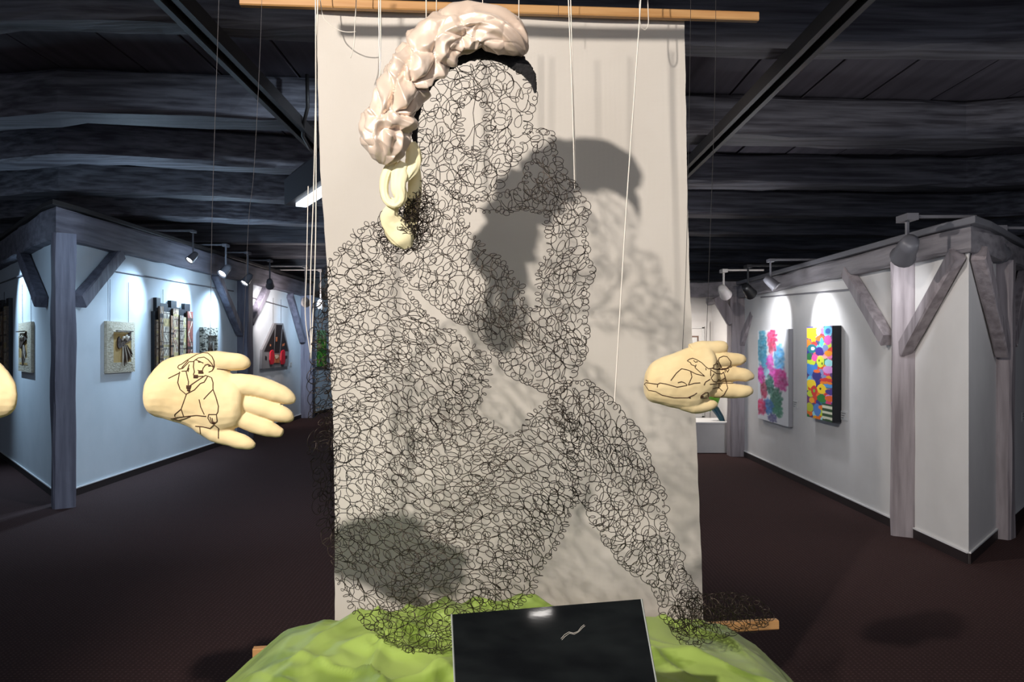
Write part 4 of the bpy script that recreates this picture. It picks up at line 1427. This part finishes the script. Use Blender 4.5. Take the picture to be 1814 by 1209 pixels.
# ------------------------------------------------------------ stuffed hands with embroidered drawings
def stuffed_hand(name, label, D, palm, fingers, strokes, off, scl, blobs=(), mirror=None, pr=1.0):
    def mp(x_):
        return (mirror - x_) if mirror is not None else x_
    k = D / F
    q = MB()

    def loft(rows, flatness, vertical=False):
        n = 24
        C_ = smooth_path([(a_, b_, c_, 0) for a_, b_, c_ in rows], len(rows) * 6)
        T = np.gradient(C_[:, :2], axis=0)
        T /= np.linalg.norm(T, axis=1)[:, None]
        vs_, fs_ = [], []
        for j in range(len(C_)):
            x0, y0, r, _ = C_[j]
            r = max(r, 0.5)
            tx, ty = (1, 0) if vertical else T[j]
            for i in range(n):
                th_ = 2 * PI * i / n
                dep = flatness(r) if callable(flatness) else r * flatness
                vs_.append(P(x0 - ty * math.cos(th_) * r, y0 + tx * math.cos(th_) * r, D) + Vector((0, -math.sin(th_) * dep * k, 0)))
        for j in range(len(C_) - 1):
            for i in range(n):
                fs_.append((j * n + i, j * n + (i + 1) % n, (j + 1) * n + (i + 1) % n, (j + 1) * n + i))
        fs_.append(tuple(range(n)))
        fs_.append(tuple((len(C_) - 1) * n + i for i in range(n)))
        q.add(vs_, fs_)

    loft(palm, lambda r: 30 * pr * min(1, (r / 45)) ** 0.6, True)
    for f_ in fingers:
        loft(f_, 0.92)
    me = bpy.data.meshes.new('stuffed')
    me.from_pydata(q.v, [], q.f)
    bm = bmesh.new(); bm.from_mesh(me); bmesh.ops.recalc_face_normals(bm, faces=bm.faces); bm.to_mesh(me); bm.free()
    tmp = bpy.data.objects.new('tmp', me)
    COL.objects.link(tmp)
    rm = tmp.modifiers.new('r', 'REMESH'); rm.mode = 'VOXEL'; rm.voxel_size = 0.0021 * pr
    sm = tmp.modifiers.new('s', 'SMOOTH'); sm.iterations = 5; sm.factor = 0.5
    dg = bpy.context.evaluated_depsgraph_get()
    dg.update()
    ev = tmp.evaluated_get(dg)
    m2 = bpy.data.meshes.new_from_object(ev)
    bpy.data.objects.remove(tmp)
    c0 = P((palm[0][0] + fingers[1][-1][0]) / 2, palm[3][1], D)
    if mirror is not None:
        for v_ in m2.vertices:
            pxx = v_.co.x / v_.co.y * F + CX
            v_.co.x = (mirror - pxx - CX) / F * v_.co.y
        m2.flip_normals()
        c0.x = (mirror - (c0.x / c0.y * F + CX) - CX) / F * D
    # soft puckers in the stuffing
    nv = len(m2.vertices)
    co_ = np.zeros(nv * 3, np.float32); no_ = np.zeros(nv * 3, np.float32)
    m2.vertices.foreach_get('co', co_)
    m2.vertex_normals.foreach_get('vector', no_)
    co_ = co_.reshape(-1, 3); no_ = no_.reshape(-1, 3)
    am = np.array([noise.noise(Vector(c_) * 22) * 0.0022 + noise.noise(Vector(c_) * 60) * 0.0009 for c_ in co_.tolist()])
    m2.vertices.foreach_set('co', (co_ + no_ * am[:, None]).astype(np.float32).ravel())
    m2.update()
    root = thing(name, label, 'stuffed hand', c0, 0)
    body = link('cloth_hand', m2, M_skin, root, True)
    bvh = BVHTree.FromPolygons([v_.co for v_ in m2.vertices], [tuple(p_.vertices) for p_ in m2.polygons])
    st = MB()
    for line in strokes:
        w_ = 1.0
        pts = []
        cc = [(mp(off[0] + a_ / scl), off[1] + b_ / scl) for a_, b_ in line]
        for (xa, ya), (xb, yb) in zip(cc[:-1], cc[1:]):
            nn = max(2, int(math.hypot(xb - xa, yb - ya) / 1.6))
            for j in range(nn):
                pts.append((xa + (xb - xa) * j / nn, ya + (yb - ya) * j / nn))
        pts.append(cc[-1])
        out = []
        for xx, yy in pts:
            d_ = P(xx, yy, 1.0) - Vector((0, 0, CH))
            hit = bvh.ray_cast(Vector((0, 0, CH)), d_.normalized())
            if hit[0] is not None:
                out.append(hit[0] - d_.normalized() * 0.0006)
            else:
                if len(out) > 2:
                    st.tube(out, 0.0011, 5)
                out = []
        if len(out) > 2:
            st.tube(out, 0.0011, 5)
    for bx_, by_, br in blobs:
        for a_ in range(5):
            xx0, yy0 = mp(off[0] + (bx_ - br + a_ * br / 2.5) / scl), off[1] + by_ / scl
            out = []
            for j in range(4):
                d_ = P(xx0, yy0 + (j - 1.5) * br / scl * 0.5, 1.0) - Vector((0, 0, CH))
                hit = bvh.ray_cast(Vector((0, 0, CH)), d_.normalized())
                if hit[0] is not None:
                    out.append(hit[0] - d_.normalized() * 0.0006)
            if len(out) > 2:
                st.tube(out, 0.0014, 5)
    e = st.build('embroidery', M_stitch, root, True)
    e['label'] = 'brown stitched line drawing'
    return root


palm1 = [(260, 703, 6), (263, 700, 26), (272, 697, 40), (292, 691, 52), (320, 690, 61), (350, 694, 69), (378, 704, 68), (402, 711, 55), (422, 714, 44), (432, 714, 30), (436, 714, 8)]
fing1 = [
    [(345, 655, 26), (372, 642, 20), (400, 641, 17), (422, 642, 15), (436, 645, 11), (443, 647, 4)],
    [(400, 684, 21), (430, 682, 20), (455, 685, 19), (480, 692, 18), (500, 700, 16), (515, 707, 11), (523, 711, 4)],
    [(400, 712, 14), (430, 714, 15), (455, 720, 16), (480, 728, 16), (500, 735, 15), (514, 740, 10), (520, 742, 4)],
    [(395, 735, 16), (425, 741, 16), (450, 751, 16), (472, 759, 15), (488, 764, 12), (499, 767, 8), (502, 768, 4)],
    [(345, 735, 20), (366, 754, 20), (390, 770, 17), (412, 777, 15), (430, 783, 13), (445, 788, 9), (452, 790, 4)],
]
str1 = [
    [(430, 295), (440, 275), (470, 262), (520, 225), (560, 200), (620, 165), (690, 145), (740, 150), (780, 185), (800, 230), (803, 290), (780, 330), (745, 345)],
    [(590, 235), (640, 198), (700, 190), (740, 215), (775, 255), (795, 290), (790, 320)],
    [(430, 295), (445, 312), (480, 305), (520, 265), (545, 238), (590, 235)], [(470, 300), (500, 265), (540, 222)],
    [(595, 235), (590, 290), (600, 340), (590, 370), (612, 392), (640, 388), (690, 385)],
    [(548, 265), (525, 330), (470, 335)], [(545, 300), (535, 340)], [(608, 215), (650, 232), (690, 250)], [(706, 272), (740, 263), (790, 290)], [(710, 275), (690, 300), (682, 325)],
    [(635, 322), (655, 338), (692, 348)], [(648, 352), (692, 356)], [(515, 335), (530, 400), (540, 440), (535, 500), (545, 550)],
    [(450, 340), (430, 450), (455, 520), (515, 570)], [(335, 408), (400, 375), (455, 348)],
    [(540, 492), (600, 450), (690, 390), (715, 376), (735, 385), (700, 445), (660, 460), (600, 525), (520, 565)], [(535, 490), (568, 482), (545, 545)],
    [(735, 382), (775, 400), (790, 450), (790, 520), (820, 600), (845, 690), (840, 750), (825, 775), (745, 775)], [(790, 520), (740, 570), (695, 620)],
    [(648, 622), (665, 700), (700, 775)], [(520, 565), (490, 650), (465, 720), (400, 775), (400, 795)], [(465, 720), (490, 795)],
    [(360, 822), (430, 805), (520, 795), (620, 785), (720, 795)], [(390, 820), (440, 835), (500, 820), (560, 797)],
    [(745, 778), (738, 812), (765, 860), (800, 872), (832, 845), (825, 780)], [(758, 800), (775, 852)], [(780, 812), (790, 860)],
    [(610, 895), (680, 900), (760, 918), (800, 880), (845, 915), (845, 1020)], [(655, 905), (662, 970)],
    [(830, 310), (930, 322), (1020, 335)],
]
bl1 = [(618, 388, 22), (668, 342, 22), (652, 238, 9), (545, 495, 22), (545, 525, 14), (755, 280, 8), (795, 860, 12)]
hand_a = stuffed_hand('stuffed_hand', 'cream stuffed hand embroidered with a seated headscarfed woman, hanging left of the wire figure', 1.96, palm1, fing1, str1, (240, 600), 5.757, bl1)
stuffed_hand('stuffed_hand', 'cream stuffed cloth hand cut off by the left edge of the picture', 1.96, palm1, fing1, str1, (240, 600), 5.757, bl1, mirror=284)

palm2 = [(1142, 684, 5), (1145, 682, 22), (1154, 679, 34), (1170, 676, 41), (1195, 674, 49), (1218, 671, 55), (1238, 666, 55), (1254, 660, 47), (1264, 660, 34), (1268, 660, 10)]
fing2 = [
    [(1226, 626, 18), (1245, 619, 15), (1262, 617, 13), (1276, 616, 12), (1286, 616, 9), (1290, 616, 3)],
    [(1235, 642, 14), (1255, 640, 14), (1278, 638, 14), (1300, 637, 12.5), (1314, 637, 10), (1322, 638, 4)],
    [(1240, 664, 14), (1260, 664, 14), (1285, 663, 14), (1308, 664, 13), (1324, 666, 11), (1335, 668, 4)],
    [(1240, 690, 12), (1262, 691, 13), (1290, 692, 13.5), (1312, 693, 12.5), (1326, 693, 9.5), (1333, 694, 4)],
    [(1195, 702, 16), (1215, 714, 15), (1234, 719, 14), (1252, 718, 12), (1264, 717, 8), (1271, 717, 3)],
]
str2 = [
    [(160, 690), (185, 668), (340, 690), (370, 672), (450, 685), (600, 728), (730, 705)],
    [(165, 690), (220, 770), (310, 785), (400, 835), (560, 870), (740, 870), (830, 830), (865, 805)], [(340, 690), (335, 730)], [(185, 635), (215, 652)],
    [(515, 640), (590, 540), (660, 480), (750, 500), (850, 550), (970, 580), (900, 520), (840, 465), (855, 425)],
    [(780, 510), (798, 590), (750, 700), (830, 675), (910, 670)], [(610, 668), (660, 655), (700, 670), (735, 700)],
    [(840, 445), (790, 425), (780, 400), (735, 375), (770, 350), (810, 340), (860, 360), (930, 400), (990, 460), (1020, 480), (1080, 475)],
    [(820, 370), (845, 395), (875, 385)], [(985, 470), (988, 500)],
    [(1150, 375), (1165, 335), (1220, 312), (1270, 320), (1320, 385), (1315, 440), (1260, 475), (1200, 480), (1180, 430), (1150, 375)],
    [(1135, 375), (1115, 420), (1090, 430), (1090, 465), (1040, 485)], [(1080, 478), (1150, 490), (1250, 488), (1330, 455)], [(1085, 484), (1200, 496), (1290, 478)],
    [(1050, 495), (1130, 545), (1195, 550), (1225, 525)], [(1240, 490), (1245, 530)], [(1255, 495), (1275, 528), (1295, 490)],
    [(1095, 545), (1055, 605), (1085, 650), (1130, 660), (1160, 625), (1180, 645), (1245, 600), (1225, 530)], [(1050, 500), (1050, 580)],
    [(1245, 600), (1260, 670), (1278, 740), (1230, 825), (1180, 865), (1020, 860)], [(1165, 685), (1160, 730), (1075, 748)], [(1160, 735), (1205, 780)],
    [(1020, 860), (1015, 800), (980, 800), (920, 845), (915, 875), (1000, 875)], [(960, 700), (980, 660), (1045, 620)], [(1040, 690), (1200, 675), (1440, 678)],
]
hand_b = stuffed_hand('stuffed_hand', 'cream stuffed hand embroidered with a reclining woman in a cap, hanging at right', 2.15, palm2, fing2, str2, (1120, 590), 7.558,
             [(1140, 415, 8), (1170, 484, 10), (1225, 488, 10), (940, 855, 12), (770, 868, 8)], pr=0.95)


# ------------------------------------------------------------ cords and threads
def cord(pts, D, r, m, label, root, n=5):
    Ds = D if isinstance(D, (list, tuple)) else [D] * len(pts)
    if len(pts) > 2:
        pth = [P(a_, b_, d_) for a_, b_, _, d_ in smooth_path([(a_, b_, 0, d_) for (a_, b_), d_ in zip(pts, Ds)], len(pts) * 6)]
    else:
        pth = [P(a_, b_, d_) for (a_, b_), d_ in zip(pts, Ds)]
    return MB().tube(pth, r, n).build('cord' if m is M_cord else 'thread', m, root, True)


TOP = -148
cord([(567, TOP), (563, 0), (556, 320), (550, 500), (551, 636)], 2.36, 0.0018, M_cord, '', fig)
cord([(560, TOP), (559, 0), (560, 320), (558, 470), (551, 636)], 2.355, 0.0018, M_cord, '', fig)
cord([(546, 330), (543, 480), (541, 560), (551, 636)], 2.37, 0.0014, M_cord, '', fig)
cord([(563, -60), (570, 20), (585, 44), (605, 55), (620, 57), (631, 56)], 2.70, 0.0016, M_cord, '', bt)
cord([(632, -60), (631, 0), (628, 56), (627, 80), (621, 103)], 2.69, 0.0016, M_cord, '', bt)
cord([(671, TOP), (671, 0), (673, 140)], 2.24, 0.0018, M_cord, '', fig)
cord([(673, TOP), (674, 0), (675, 138)], 2.235, 0.0016, M_cord, '', fig)
cord([(755, TOP), (755, 58)], [2.2, 2.2], 0.0018, M_cord, '', fig)
cord([(774, TOP), (773, 28)], [2.2, 2.2], 0.0014, M_cord, '', fig)
cord([(854, TOP), (855, 12)], [2.2, 2.2], 0.0014, M_cord, '', fig)
cord([(920, TOP), (919, 60)], [2.22, 2.22], 0.0016, M_cord, '', fig)
cord([(1004, TOP), (1007, 0), (1014, 180), (1018, 335)], 2.25, 0.0017, M_cord, '', fig)
cord([(1010, TOP), (1011, 0), (1016, 180), (1020, 340)], 2.255, 0.0016, M_cord, '', fig)
cord([(1139, TOP), (1135, 0), (1112, 330), (1093, 640), (1088, 722)], [2.3, 2.3, 2.25, 2.2, 2.18], 0.0019, M_cord, '', fig)
cord([(1134, -60), (1133, 30), (1140, 52), (1148, 45), (1148, 15), (1145, -60)], 2.72, 0.0016, M_cord, '', bt)
cord([(992, -60), (989, 28)], [2.72, 2.72], 0.0008, M_thread, '', bt)
cord([(392, TOP), (386, 60), (376, 380), (372, 640)], 1.96, 0.0006, M_thread, '', hand_a)
cord([(467, TOP), (462, 60), (450, 300), (440, 400), (430, 640)], 1.97, 0.0005, M_thread, '', hand_a)
cord([(1226, -200), (1222, 130), (1216, 450), (1209, 625)], 2.15, 0.0007, M_wirel, '', hand_b)
cord([(1268, -200), (1267, 130), (1258, 420), (1251, 610)], 2.15, 0.0007, M_wirel, '', hand_b)

# the batten above the frame from which the wire figure is hung
MB().timber([P(425, -146, 2.27), P(1330, -158, 2.33)], 0.032, 0.034, seg=0.3, jit=0.001, ch=0.004).build('carrying_batten', M_pine, fig)
